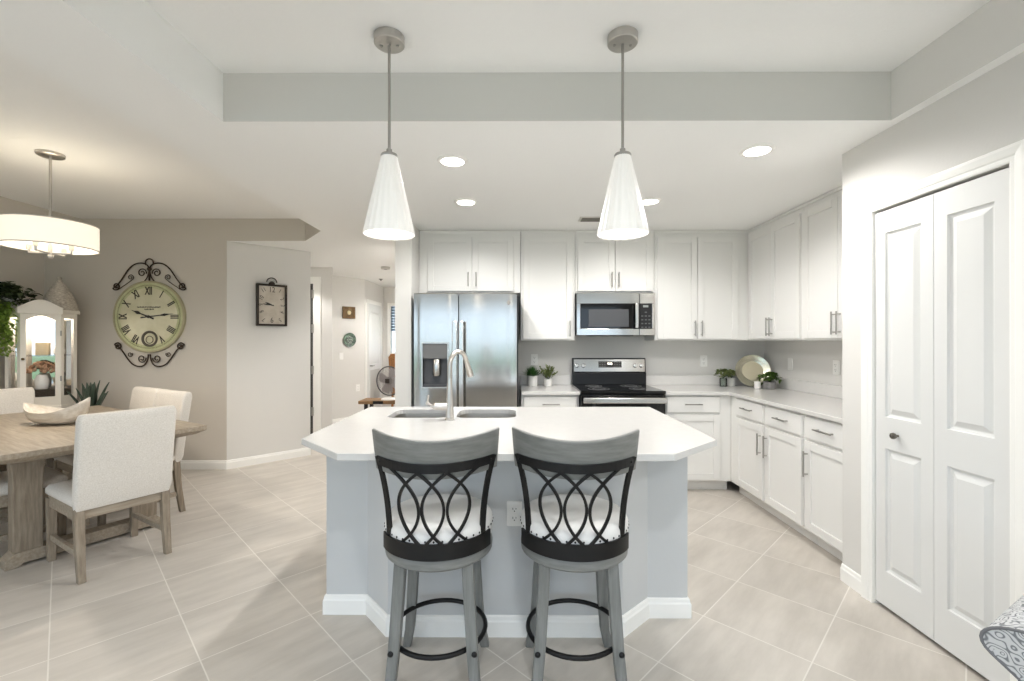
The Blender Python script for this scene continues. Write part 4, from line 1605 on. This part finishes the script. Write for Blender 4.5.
# ------------------------------------------------------------------ small rectangular clock on the diagonal wall
dd = (HE - HB).normalized()
r_ = (270.5 - 514) / FPX
s_ = (r_ * HB.y - HB.x) / (dd.x - r_ * dd.y)
cp_ = HB + dd * s_
t = thing('wall_clock', 'small rectangular wall clock with a dark frame and ring handle on the diagonal wall', 'clock', (cp_.x + .0007, cp_.y - .0007, 1.775), math.atan2(dd.y, dd.x))
W2, H2 = .158, .235
m = MB()
for (a, b, c, d) in ((-W2, -W2 + .022, -H2, H2), (W2 - .022, W2, -H2, H2), (-W2 + .022, W2 - .022, -H2, -H2 + .022), (-W2 + .022, W2 - .022, H2 - .022, H2)):
    m.box(a, b, -.05, 0, c, d)
obj('frame', m, mat('dark_bronze', (52, 44, 38), .5, .3), t, smooth=False, bevel=.003)
m = MB(); m.box(-W2 + .022, W2 - .022, -.03, -.002, -H2 + .022, H2 - .022); dl = obj('dial', m, paper_m, t, smooth=False)
NUM = {12: (0, .172), 1: (.085, .165), 2: (.108, .075), 3: (.112, 0), 4: (.105, -.075), 5: (.085, -.165), 6: (0, -.172), 7: (-.085, -.165), 8: (-.105, -.075), 9: (-.112, 0), 10: (-.108, .075), 11: (-.085, .165)}
for k, (x, z) in NUM.items():
    a = -2 * pi * k / 12
    size = .085 if k in (12, 6) else .062
    mt = M.Translation((x, -.0305, z)) @ FM @ M.Rotation(a if k not in (12, 6) else (0 if k == 12 else 0), 4, 'Z')
    vs, fs = text_mb(str(k), size, mt, .8)
    m = MB(); m.add(vs, fs); obj('numeral', m, clock_ink, dl, smooth=False, recalc=False)
m = MB(); m.prism([(-.004, -.02), (.004, -.02), (.007, .06), (0, .115), (-.007, .06)], .033, .035, FM @ M.Rotation(-R(276), 4, 'Z')); obj('minute_hand', m, MATS['hand_black'], t, smooth=False)
m = MB(); m.prism([(-.004, -.02), (.004, -.02), (.009, .05), (0, .08), (-.009, .05)], .0355, .037, FM @ M.Rotation(-R(292), 4, 'Z')); obj('hour_hand', m, MATS['hand_black'], t, smooth=False)
m = MB(); m.tube(arc_pts(0, H2 + .022, .052, 0, 180, 18, -.025), .006, 8)
m.lathe([(.03, H2), (.034, H2 + .01), (.02, H2 + .028), (.012, H2 + .034)], 0, -.025, 16)
obj('ring_handle', m, MATS['dark_bronze'], t)

# ------------------------------------------------------------------ hall pictures
p = on_diag(348.3)
t = thing('picture_frame', 'small square gilt picture frame with a pale flower on the hall wall', 'picture', (p.x + .0007, p.y - .0007, 1.845), bang)
m = MB()
for (a, b, c, d) in ((-.115, -.075, -.10, .10), (.075, .115, -.10, .10), (-.075, .075, -.10, -.065), (-.075, .075, .065, .10)):
    m.box(a, b, -.022, 0, c, d)
obj('frame', m, mat('gilt_brown', (120, 92, 52), .5, .3, rgb2=(86, 62, 34), vscale=(60, 60, 60)), t, smooth=False, bevel=.003)
m = MB(); m.box(-.075, .075, -.010, -.001, -.065, .065); im = obj('picture', m, mat('picture_dark', (128, 102, 60), .7, rgb2=(92, 72, 40), vscale=(40, 40, 40)), t, smooth=False)
m = MB()
for k in range(8):
    a = 2 * pi * k / 8
    m.sphere((.022 * cos(a), -.012, .022 * sin(a)), .016, 8, 5)
m.sphere((0, -.014, 0), .014, 8, 5)
obj('flower', m, mat('flower_cream', (228, 214, 176), .7), im)
p = on_diag(349)
t = thing('decorative_plate', 'round green and white decorative plate hung on the hall wall below the gilt picture', 'plate', (p.x + .0007, p.y - .0007, 1.39), bang)
m = MB(); m.lathe([(.0001, .004), (.06, .004), (.085, .012), (.115, .02), (.118, .018), (.085, 0), (.0001, 0)], seg=40, mtx=FM)
obj('plate_body', m, mat('plate_green', (132, 158, 138), .3, rgb2=(62, 70, 66), vscale=(26, 26, 26)), t)
m = MB()
for (x, z) in ((-.035, .03), (0, .045), (.035, .03), (-.04, -.01), (.04, -.01), (0, 0), (-.015, -.045), (.02, -.045)):
    m.sphere((x, -.006, z), .02, 8, 5, .9)
obj('relief', m, mat('plate_white', (206, 210, 204), .4, rgb2=(120, 128, 122), vscale=(40, 40, 40)), t)

# ------------------------------------------------------------------ hall bench, fan, wicker chair
t = thing('rustic_bench', 'rustic wooden bench with black iron legs in the hall', 'bench', (-1.62, 6.42, 0))
m = MB(); m.box(-.525, .525, -.17, .17, .50, .545); obj('seat_board', m, mat('rustic_wood', (150, 118, 82), .6, rgb2=(104, 76, 48), vscale=(4, 40, 40)), t, smooth=False, bevel=.006)
for sx_ in (-.43, .43):
    for sy_ in (-.12, .12):
        m = MB(); m.box(sx_ - .022, sx_ + .022, sy_ - .022, sy_ + .022, 0, .4995); obj('leg', m, black_metal, t, smooth=False)
for x in (-.30, .18):
    m = MB(); m.box(x - .02, x + .12, -.174, -.169, .502, .543); obj('iron_strap', m, black_metal, t, smooth=False)
t = thing('desk_fan', 'round grey table fan with a wire cage standing on the hall bench', 'fan', (-1.755, 6.42, .545))
m = MB(); m.lathe([(.12, 0), (.12, .01), (.10, .022), (.03, .028)], seg=32); obj('base', m, ceramic_w, t)
m = MB(); m.cyl((0, .03, .02), (0, .03, .235), .016, seg=14); obj('pole', m, ceramic_w, t)
TF = M.Translation((0, 0, .262)) @ M.Rotation(R(-18), 4, 'Z')
m = MB(); m.lathe([(.055, -.02), (.06, .0), (.055, .10), (.03, .13)], seg=24, mtx=TF @ M.Rotation(R(-90), 4, 'X')); obj('motor', m, mat('fan_grey', (150, 144, 142), .5), t)
fan_wire = mat('fan_wire', (142, 138, 136), .45, .4)
cg = MB()
for k in range(13):
    r = .035 + k * .0132
    y = -.055 + .035 * (r / .2) ** 2
    cg.tube([tuple(TF @ V((r * cos(a * pi / 18), y, r * sin(a * pi / 18)))) for a in range(36)], .0016, 4, closed=True)
for k in range(40):
    a = 2 * pi * k / 40
    cg.tube([tuple(TF @ V((r * cos(a), -.055 + .035 * (r / .2) ** 2, r * sin(a)))) for r in (.03, .10, .16, .2)], .0014, 4)
cgo = obj('cage', cg, fan_wire, t, smooth=False)
m = MB(); m.tube([tuple(TF @ V((.202 * cos(a * pi / 24), -.015, .202 * sin(a * pi / 24)))) for a in range(48)], .009, 8, closed=True); obj('cage_rim', m, mat('fan_rim', (72, 70, 70), .45), cgo)
m = MB(); m.box(-.032, .032, -.066, -.050, -.030, .032, TF); obj('centre_badge', m, mat('fan_badge', (46, 38, 34), .5), cgo, smooth=False)
for k in range(4):
    a = k * pi / 2 + .3
    m = MB()
    pr = []
    for r, wd in ((.03, .03), (.08, .06), (.15, .075), (.18, .05)):
        pr.append([tuple(TF @ M.Rotation(a, 4, 'Y') @ V((r, sg * wd * .35 + off, sg * wd))) for sg, off in ((-1, 0), (1, 0), (1, .003), (-1, .003))])
    m.loft(pr)
    obj('blade', m, mat('fan_blade', (176, 168, 168), .35), t, smooth=False)

t = thing('wicker_chair', 'brown wicker chair back showing below the hall window behind the fan', 'chair', (-1.96, 8.35, 0))
for sx_ in (-.22, .22):
    for sy_ in (-.2, .2):
        m = MB(); m.cyl((sx_, sy_, 0), (sx_, sy_, .42), .022, seg=10); obj('leg', m, wicker_b, t)
m = MB(); m.prism(rrect(-.26, .26, -.25, .25, .05), .42, .48); obj('seat', m, wicker_b, t, bevel=.01)
m = MB(); m.loft([[(x, y - k, z) for x, y in rrect(-.25 - e, .25 + e, -.25, -.2, .02)] for z, k, e in ((.48, 0, 0), (.8, .02, .01), (1.08, .05, .02), (1.14, .055, -.02))]); obj('backrest', m, wicker_b, t)

# ------------------------------------------------------------------ plants
def leaf(mb, base, d, L, w, droop=.0, n=4, fold=.25):
    """pointed blade starting at base along direction d"""
    d = V(d).normalized()
    sd = d.cross(V((0, 0, 1)))
    sd = sd.normalized() if sd.length > 1e-3 else V((1, 0, 0))
    up = sd.cross(d)
    b = V(base)
    top, k0 = [], len(mb.v)
    vs = []
    for i in range(n + 1):
        s = i / n
        c = b + d * (L * s) - V((0, 0, 1)) * (droop * L * s * s)
        ww = w * (sin(pi * min(1, s * .86 + .12)) ** .8) if i < n else 0.0004
        vs += [tuple(c - sd * ww + up * ww * fold), tuple(c), tuple(c + sd * ww + up * ww * fold)]
    fs = []
    for i in range(n):
        a = i * 3
        fs += [(a, a + 1, a + 4, a + 3), (a + 1, a + 2, a + 5, a + 4)]
    mb.add(vs, fs)


def rnd_dir(emin, emax):
    a = random.uniform(0, 2 * pi)
    e = R(random.uniform(emin, emax))
    return V((cos(a) * cos(e), sin(a) * cos(e), sin(e)))


def pot(t, prof, m, soil_r, soil_z, seg=28):
    k = MB(); k.lathe(prof, seg=seg); p_ = obj('pot', k, m, t)
    k = MB(); k.lathe([(.0001, soil_z), (soil_r, soil_z)], seg=20, caps=False); obj('soil', k, soil_m, t, recalc=False)
    return p_


random.seed(11)
t = thing('potted_grass', 'spiky green grass in a white cylinder pot beside the refrigerator', 'potted plant', (.187, 4.60, WT + .0005))
pot(t, [(.044, 0), (.048, .003), (.049, .105), (.045, .107), (.044, .09), (.0001, .088)], ceramic_w, .044, .092)
m = MB()
for k in range(150):
    d = rnd_dir(22, 88)
    leaf(m, (d.x * .02, d.y * .02, .09), d, random.uniform(.09, .15), .0055, .15)
obj('foliage', m, leaf_mid, t, smooth=False, recalc=False)
t = thing('potted_herb', 'small-leaved green herb in a short white pot between the potted grass and the range', 'potted plant', (.345, 4.59, WT + .0005))
pot(t, [(.036, 0), (.039, .003), (.041, .072), (.038, .074), (.037, .06), (.0001, .058)], ceramic_w, .037, .062)
m = MB()
for k in range(26):
    d = rnd_dir(30, 88)
    L = random.uniform(.08, .155)
    for q in range(7):
        s = .35 + .65 * q / 6
        pnt = V((0, 0, .06)) + d * L * s
        leaf(m, pnt, (d + rnd_dir(-20, 50) * .9), .034, .009, .2, 3)
obj('foliage', m, leaf_olive, t, smooth=False, recalc=False)
st = MB()
for k in range(14):
    d = rnd_dir(40, 88); st.cyl((0, 0, .06), V((0, 0, .06)) + d * .12, .0015, seg=5)
obj('stems', st, leaf_dark, t)


def bushy(name, label, loc, r, z0, n, m1, seed, flat=.55):
    random.seed(seed)
    t = thing(name, label, 'potted plant', loc)
    mb = MB(); stm = MB()
    for k in range(n):
        d = rnd_dir(-5, 88)
        L = r * random.uniform(.55, 1.0)
        tip = V((d.x * L, d.y * L, z0 + .01 + max(-.01, d.z) * L * flat))
        for q in range(3):
            leaf(mb, tip - V((d.x, d.y, 0)) * random.uniform(0, .03), d + rnd_dir(-30, 50), random.uniform(.028, .04), random.uniform(.010, .014), .3, 3)
        if k % 4 == 0:
            stm.cyl((0, 0, z0 - .02), tip, .0014, seg=5)
    obj('foliage', mb, m1, t, smooth=False, recalc=False)
    obj('stems', stm, leaf_dark, t)
    return t


t = bushy('potted_ivy', 'leafy sprig in a small clear glass jar on the worktop before the plate', (2.095, 4.565, WT + .0005), .105, .10, 70, leaf_olive, 21)
m = MB(); m.lathe([(.028, .001), (.034, .004), (.034, .075), (.031, .085), (.030, .083), (.032, .074), (.031, .007), (.0001, .006)], seg=24); obj('jar', m, jar_m, t)
t = bushy('potted_ivy', 'second leafy sprig beside the silver plate in a low white pot', (2.215, 4.645, WT + .0005), .07, .10, 46, leaf_olive, 22)
pot(t, [(.030, 0), (.034, .003), (.036, .078), (.033, .080), (.032, .07), (.0001, .068)], ceramic_w, .032, .07)
t = bushy('potted_ivy', 'bushy green plant in a low grey pot in front of the silver plate', (2.428, 4.33, WT + .0005), .100, .085, 110, mat('bright_leaf', (104, 132, 58), .45, rgb2=(62, 88, 34), vscale=(30, 30, 30)), 23)
pot(t, [(.046, 0), (.050, .003), (.056, .068), (.052, .070), (.051, .06), (.0001, .058)], ceramic_g, .051, .06)
t = thing('candle_holder', 'small white ceramic cup beside the grey-potted plant', 'cup', (2.335, 4.375, WT + .0005))
m = MB(); m.lathe([(.024, 0), (.027, .003), (.029, .066), (.026, .066), (.025, .008), (.0001, .006)], seg=24); obj('cup_body', m, ceramic_w, t)
m = MB(); m.lathe([(.0001, .045), (.0255, .045)], seg=20, caps=False); obj('wax', m, ceramic_w, t, recalc=False)

# silver charger leaning in the corner
t = thing('charger_plate', 'large round silver plate leaning upright in the kitchen corner', 'plate', (2.372, 4.535, WT + .1575))
PT = M.Rotation(R(-16), 4, 'Z') @ M.Rotation(R(90 - 14), 4, 'X') @ M.Scale(.885, 4)
m = MB(); m.lathe([(.0001, .004), (.112, .004), (.122, .010), (.128, .010), (.150, .016), (.170, .022), (.178, .024), (.1815, .020), (.178, .016), (.150, .010), (.12, .0), (.0001, 0)], seg=72, mtx=PT)
cpo = obj('rim', m, pewter, t)
m = MB(); m.lathe([(.0001, .0045), (.108, .0045), (.108, .0052), (.0001, .0052)], seg=60, mtx=PT); obj('well', m, pewter_d, t)
bd_ = MB()
for k in range(60):
    a = 2 * pi * k / 60
    q = MB(); q.sphere((0, 0, 0), .0045, 6, 4)
    bd_.add(q.v, q.f, PT @ M.Translation((.178 * cos(a), .178 * sin(a), .023)))
obj('beaded_edge', bd_, pewter, cpo)

# agave in a floor planter behind the table
random.seed(5)
t = thing('agave_plant', 'dark spiky agave rising behind the dining table near the clock wall', 'potted plant', (-4.19, 4.49, 0))
pot(t, [(.10, 0), (.11, .01), (.145, .60), (.15, .64), (.138, .64), (.133, .60), (.0001, .59)], ceramic_g, .134, .61)
for k in range(15):
    a = 2.4 * k
    e = R(88 - 2.1 * k)
    d = V((cos(a) * cos(e), sin(a) * cos(e), sin(e)))
    m = MB(); leaf(m, (d.x * .03, d.y * .03, .59), d, random.uniform(.30, .42), .026, .05, 8, .5)
    lo = obj('leaf', m, leaf_agave, t, smooth=True, recalc=False)
    sd = lo.modifiers.new('thick', 'SOLIDIFY'); sd.thickness = .006

# ------------------------------------------------------------------ curio cabinet in the dining corner
CCX, CCY = -4.625, 4.44
CA = R(43)
t = thing('curio_cabinet', 'antique white curio cabinet with an arched top and glass doors in the dining room corner', 'display cabinet', (CCX, CCY, 0), CA)
pl = [(-.135, -.155), (.135, -.155), (.245, 0), (.245, .16), (-.245, .16), (-.245, 0)]       # front faces -y


def scaled(pl, s):
    return [(x * s if abs(x) > .2 else x * (1 + (s - 1) * .6), y * (1 + (s - 1) * 1.2)) for x, y in pl]


m = MB(); m.prism(pl, .06, .71); m.prism(scaled(pl, 1.06), 0, .06); m.prism(scaled(pl, 1.06), .71, .745)
obj('base_body', m, white_furn, t, smooth=False, bevel=.004)
for (a, b) in ((-.125, -.004), (.004, .125)):
    m = shaker(a, b, .10, .68, .04); mm = MB(); mm.add(m.v, m.f, M.Translation((0, -.155, 0)))
    obj('lower_door', mm, white_furn, t, smooth=False)
ZC0, ZC1 = .75, 1.60
m = MB(); m.prism(pl, ZC0 - .005, ZC0 + .045); obj('cabinet_floor', m, white_furn, t, smooth=False)
m = MB(); m.prism([(x * .88, y * .84 if y < 0 else y * .88) for x, y in pl], ZC0 + .045, ZC0 + .150); obj('display_riser', m, mat('dark_velvet', (62, 54, 46), .8), t, smooth=False)
m = MB(); m.box(-.245, .245, .15, .16, ZC0, ZC1 + .03); m.box(.235, .245, .0, .15, ZC0, ZC1 + .03); m.box(-.245, -.235, .0, .15, ZC0, ZC1 + .03); obj('case_back', m, white_furn, t, smooth=False)
m = MB(); m.box(-.233, .233, .143, .149, ZC0 + .05, ZC1); obj('mirror_back', m, mirror_m, t, smooth=False)


def framed(p, q, z0, z1, fw, parent, name, arch=0.0):
    """frame + pane between plan points p and q"""
    p, q = V(p), V(q)
    d = (q - p); L = d.length; d.normalize()
    a = math.atan2(d.y, d.x)
    X = M.Translation((p.x, p.y, 0)) @ M.Rotation(a, 4, 'Z')
    fm = MB()
    fm.box(0, fw, 0, .022, z0, z1, X); fm.box(L - fw, L, 0, .022, z0, z1, X); fm.box(fw, L - fw, 0, .022, z0, z0 + fw, X)
    if arch:
        n = 12
        top = [(fw + (L - 2 * fw) * k / n, z1 - fw * 1.6 + arch * sin(pi * k / n)) for k in range(n + 1)]
        poly = [(L - fw, z1 + .0), (fw, z1 + .0)] + top
        poly = [(x, z) for x, z in poly]
        Q = X @ M(((1, 0, 0, 0), (0, 0, -1, .022), (0, 1, 0, 0), (0, 0, 0, 1)))
        fm.prism(poly, 0, .022, Q)
    else:
        fm.box(fw, L - fw, 0, .022, z1 - fw, z1, X)
    f = obj(name, fm, white_furn, parent, smooth=False)
    g = MB(); g.box(fw - .002, L - fw + .002, .009, .012, z0 + fw - .002, z1 - fw * .5, X)
    obj('pane', g, pane_m, f, smooth=False)
    return f, X, L


f1, X1, L1 = framed((-.135, -.155), (.135, -.155), ZC0 + .045, ZC1 + .03, .038, t, 'glass_door', arch=.04)
framed((.135, -.155), (.245, 0), ZC0 + .045, ZC1 + .03, .038, t, 'side_glass')
framed((-.245, 0), (-.135, -.155), ZC0 + .045, ZC1 + .03, .038, t, 'side_glass')
m = MB(); m.sphere((-.117, -.165, 1.20), .012, 12, 8); obj('knob', m, mat('aged_brass', (120, 100, 70), .4, .8), f1)
for z in (.98, 1.42):
    m = MB(); m.cyl((.137, -.161, z), (.137, -.161, z + .05), .006, seg=8); obj('hinge', m, pull_m, f1)
m = MB(); m.prism(pl, ZC1 + .03, ZC1 + .045); m.prism(scaled(pl, 1.09), ZC1 + .045, ZC1 + .075); obj('cornice', m, white_furn, t, smooth=False, bevel=.004)
n = 20
top = [(-.15 + .30 * k / n, ZC1 + .076 + .075 * max(0, sin(pi * k / n)) ** 1.3) for k in range(n + 1)]
m = MB()
Q = M(((1, 0, 0, 0), (0, 0, -1, -.15), (0, 1, 0, 0), (0, 0, 0, 1)))
m.prism(top + [(.15, ZC1 + .03), (-.15, ZC1 + .03)], 0, .034, Q)
tp2 = [(x * 1.03, z + .012) for x, z in top]
m.prism(tp2 + top[::-1], -.006, .045, Q)
obj('arched_pediment', m, white_furn, t, smooth=False)
m = MB(); m.prism([(x * .93, y * .9 + .0) for x, y in pl], 1.225, 1.231); obj('glass_shelf', m, pane_m, t, smooth=False)
bulb('curio_fill_lamp', (CCX, CCY - .02, ZC1 - .03), 1.2, WARM, .02)  # unseen lamp added to brighten the inside of the cabinet
cw_m = t.matrix_basis.copy()
CWM = M.Translation((CCX, CCY, 0)) @ M.Rotation(CA, 4, 'Z')


def cloc(x, y, z):
    q = CWM @ V((x, y, z))
    return tuple(q)


random.seed(9)
v = thing('flower_vase', 'cream vase of dried blush flowers inside the curio cabinet', 'vase', cloc(0, -.03, ZC0 + .1505), CA)
m = MB(); m.lathe([(.042, 0), (.05, .01), (.054, .08), (.042, .12), (.038, .14), (.034, .14), (.038, .12), (.0001, .02)], seg=24); obj('vase_body', m, ceramic_w, v)
m = MB()
for k in range(55):
    d = rnd_dir(5, 85)
    p = V((0, 0, .16)) + V((d.x * .10, d.y * .085, d.z * .10))
    m.sphere(tuple(p), random.uniform(.012, .02), 7, 4)
obj('blooms', m, mat('blush_bloom', (206, 170, 140), .8, rgb2=(140, 100, 76), vscale=(40, 40, 40)), v)
v = thing('pillar_candle', 'cream pillar candle on the glass shelf of the curio cabinet', 'candle', cloc(.0, -.03, 1.2315), CA)
m = MB(); m.lathe([(.045, 0), (.046, .002), (.046, .12), (.04, .124), (.0001, .118)], seg=24); obj('wax', m, mat('candle_wax', (232, 214, 180), .5), v)
m = MB(); m.cyl((0, 0, .117), (.002, 0, .132), .002, seg=6); obj('wick', m, black_pl, v)
v = thing('figurine', 'small grey stone bird figurine on the curio cabinet floor beside the vase', 'figurine', cloc(.115, .04, ZC0 + .1505), CA)
m = MB(); m.loft([[(x0_ + r * .8 * cos(a * pi / 8), r * .7 * sin(a * pi / 8), z) for a in range(16)] for x0_, z, r in ((0, 0, .03), (0, .03, .035), (.005, .06, .04), (.01, .085, .032), (.022, .105, .018), (.026, .125, .02), (.028, .14, .014), (.03, .146, .003))]); obj('body', m, ceramic_g, v)
v = thing('glass_jar', 'small lidded white jar on the glass shelf of the curio cabinet', 'jar', cloc(.115, .03, 1.2315), CA)
m = MB(); m.lathe([(.03, 0), (.04, .01), (.042, .05), (.03, .075), (.0001, .076)], seg=20); obj('jar_body', m, ceramic_w, v)
m = MB(); m.lathe([(.032, .0765), (.03, .085), (.008, .095), (.010, .105), (.0001, .112)], seg=20); obj('lid', m, ceramic_w, v)

# on top of the cabinet
ZTOP = ZC1 + .0755
t = thing('wicker_cloche', 'pale wicker dome with a pointed top standing on the curio cabinet', 'basket', cloc(.118, .03, ZTOP), CA)
prof = []
for k in range(19):
    s = k / 18
    z = .31 * s
    r = .128 * (1 - s ** 1.55) ** .8 + .012 * (1 - s)
    prof.append((max(.008, r) + (.0035 if k % 2 else 0), z))
m = MB(); m.lathe(prof, seg=48); obj('dome', m, wicker_w, t)
m = MB(); m.sphere((0, 0, .322), .020, 14, 8, 1.1); obj('finial', m, wicker_w, t)

random.seed(31)
t = thing('trailing_ivy', 'dark trailing ivy in a small white pot spilling over the curio cabinet top', 'potted plant', cloc(-.205, .00, ZTOP), CA)
pot(t, [(.05, 0), (.055, .003), (.065, .10), (.06, .102), (.058, .09), (.0001, .088)], ceramic_w, .058, .09, 20)
m = MB()
for k in range(430):
    d = rnd_dir(-12, 85)
    L = random.uniform(.4, 1.0)
    p = V((-.03 + d.x * L * .24, -.03 + d.y * L * .2, .06 + max(d.z, -.3) * L * .19))
    if p.z < .03: p.z = .03
    leaf(m, p, rnd_dir(-25, 40), random.uniform(.05, .075), random.uniform(.018, .026), .35, 3)
obj('foliage', m, leaf_dark, t, smooth=False, recalc=False)
m = MB()
for q in range(13):
    f_ = random.uniform(0, 1.0)
    off = random.uniform(.03, .07)
    bx, by = -.135 - .11 * f_ - .8 * off, -.155 + .155 * f_ - .6 * off
    bx += .185
    ln = random.uniform(.20, .50)
    for k in range(22):
        s = k / 21
        p = V((bx + random.uniform(-.015, .015), by - .01 * s + random.uniform(-.015, .01), .05 - ln * s))
        leaf(m, p, rnd_dir(-60, 20), random.uniform(.04, .058), random.uniform(.015, .021), .3, 3)
obj('trailing_stems', m, leaf_lime, t, smooth=False, recalc=False)

# ------------------------------------------------------------------ upholstered armchair cut off by the picture's corner
paisley = bpy.data.materials.new('paisley_print')
paisley.use_nodes = True
n_ = paisley.node_tree
b_ = n_.nodes['Principled BSDF']
t_ = n_.nodes.new('ShaderNodeTexCoord')
wv = n_.nodes.new('ShaderNodeTexVoronoi'); wv.inputs['Scale'].default_value = 40
wv.feature = 'SMOOTH_F1'
ml = n_.nodes.new('ShaderNodeMath'); ml.operation = 'MULTIPLY'; ml.inputs[1].default_value = 34
sn = n_.nodes.new('ShaderNodeMath'); sn.operation = 'SINE'
cr = n_.nodes.new('ShaderNodeValToRGB')
cr.color_ramp.elements[0].position = .05; cr.color_ramp.elements[0].color = (*lin((120, 122, 125)), 1)
cr.color_ramp.elements[1].position = .40; cr.color_ramp.elements[1].color = (*lin((200, 200, 200)), 1)
mr_ = n_.nodes.new('ShaderNodeMapRange'); mr_.inputs['From Min'].default_value = -1
n_.links.new(t_.outputs['Object'], wv.inputs['Vector']); n_.links.new(wv.outputs['Distance'], ml.inputs[0]); n_.links.new(ml.outputs[0], sn.inputs[0])
n_.links.new(sn.outputs[0], mr_.inputs[0]); n_.links.new(mr_.outputs[0], cr.inputs[0]); n_.links.new(cr.outputs[0], b_.inputs['Base Color'])
b_.inputs['Roughness'].default_value = .9
piping_m = mat('grey_piping', (112, 112, 114), .8)

AA = R(-60)       # local +y is the chair's back direction
t = thing('armchair', 'grey and white patterned armchair with a rolled arm at the edge of the room', 'armchair', (1.758, .975, 0), AA)
cz0 = .58
# scroll outline: inner side down to the seat, outer side tucked under the roll
sc = [(.09, .30), (.10, .57)] + [(.10 * cos(R(a)), .600 + .055 * sin(R(a))) for a in range(0, 226, 12)] + [(-.03, .53), (.02, .30)]


def arm_mesh(xo, flip=1):
    mm = MB()
    Q = M(((flip, 0, 0, xo), (0, 0, 1, 0), (0, 1, 0, 0), (0, 0, 0, 1)))
    rr = []
    for y, s in ((-.36, .94), (-.352, 1.0), (.30, 1.0), (.34, .97)):
        rr.append([tuple(Q @ V((x * s, cz0 + (z - cz0) * s, y))) for x, z in sc])
    mm.loft(rr)
    pp = MB()
    pp.tube([tuple(Q @ V((x * .985, cz0 + (z - cz0) * .985, -.359))) for x, z in sc], .004, 8)
    return mm, pp


for xo, fl in ((-.36, 1), (.36, -1)):
    a_, p_ = arm_mesh(xo, fl)
    ao = obj('arm', a_, paisley, t, angle=50)
    obj('piping', p_, piping_m, ao)
m = MB(); m.box(-.40, .40, -.345, .36, .12, .30); obj('seat_base', m, paisley, t, bevel=.015)
m = MB(); m.box(-.30, .30, -.37, .22, .302, .46); obj('seat_cushion', m, paisley, t, bevel=.04, seg=4, smooth=True, angle=60)
m = MB(); m.loft([[(x, y + k, z) for x, y in rrect(-.36, .36, .23, .37, .05)] for z, k in ((.30, 0), (.60, .02), (.80, .05), (.86, .06))]); obj('backrest', m, paisley, t, bevel=.02)
for sx_ in (-.34, .34):
    for sy_ in (-.28, .30):
        m = MB(); m.cyl((sx_, sy_, 0), (sx_, sy_, .12), .018, .028, 12); obj('leg', m, oak_v, t)
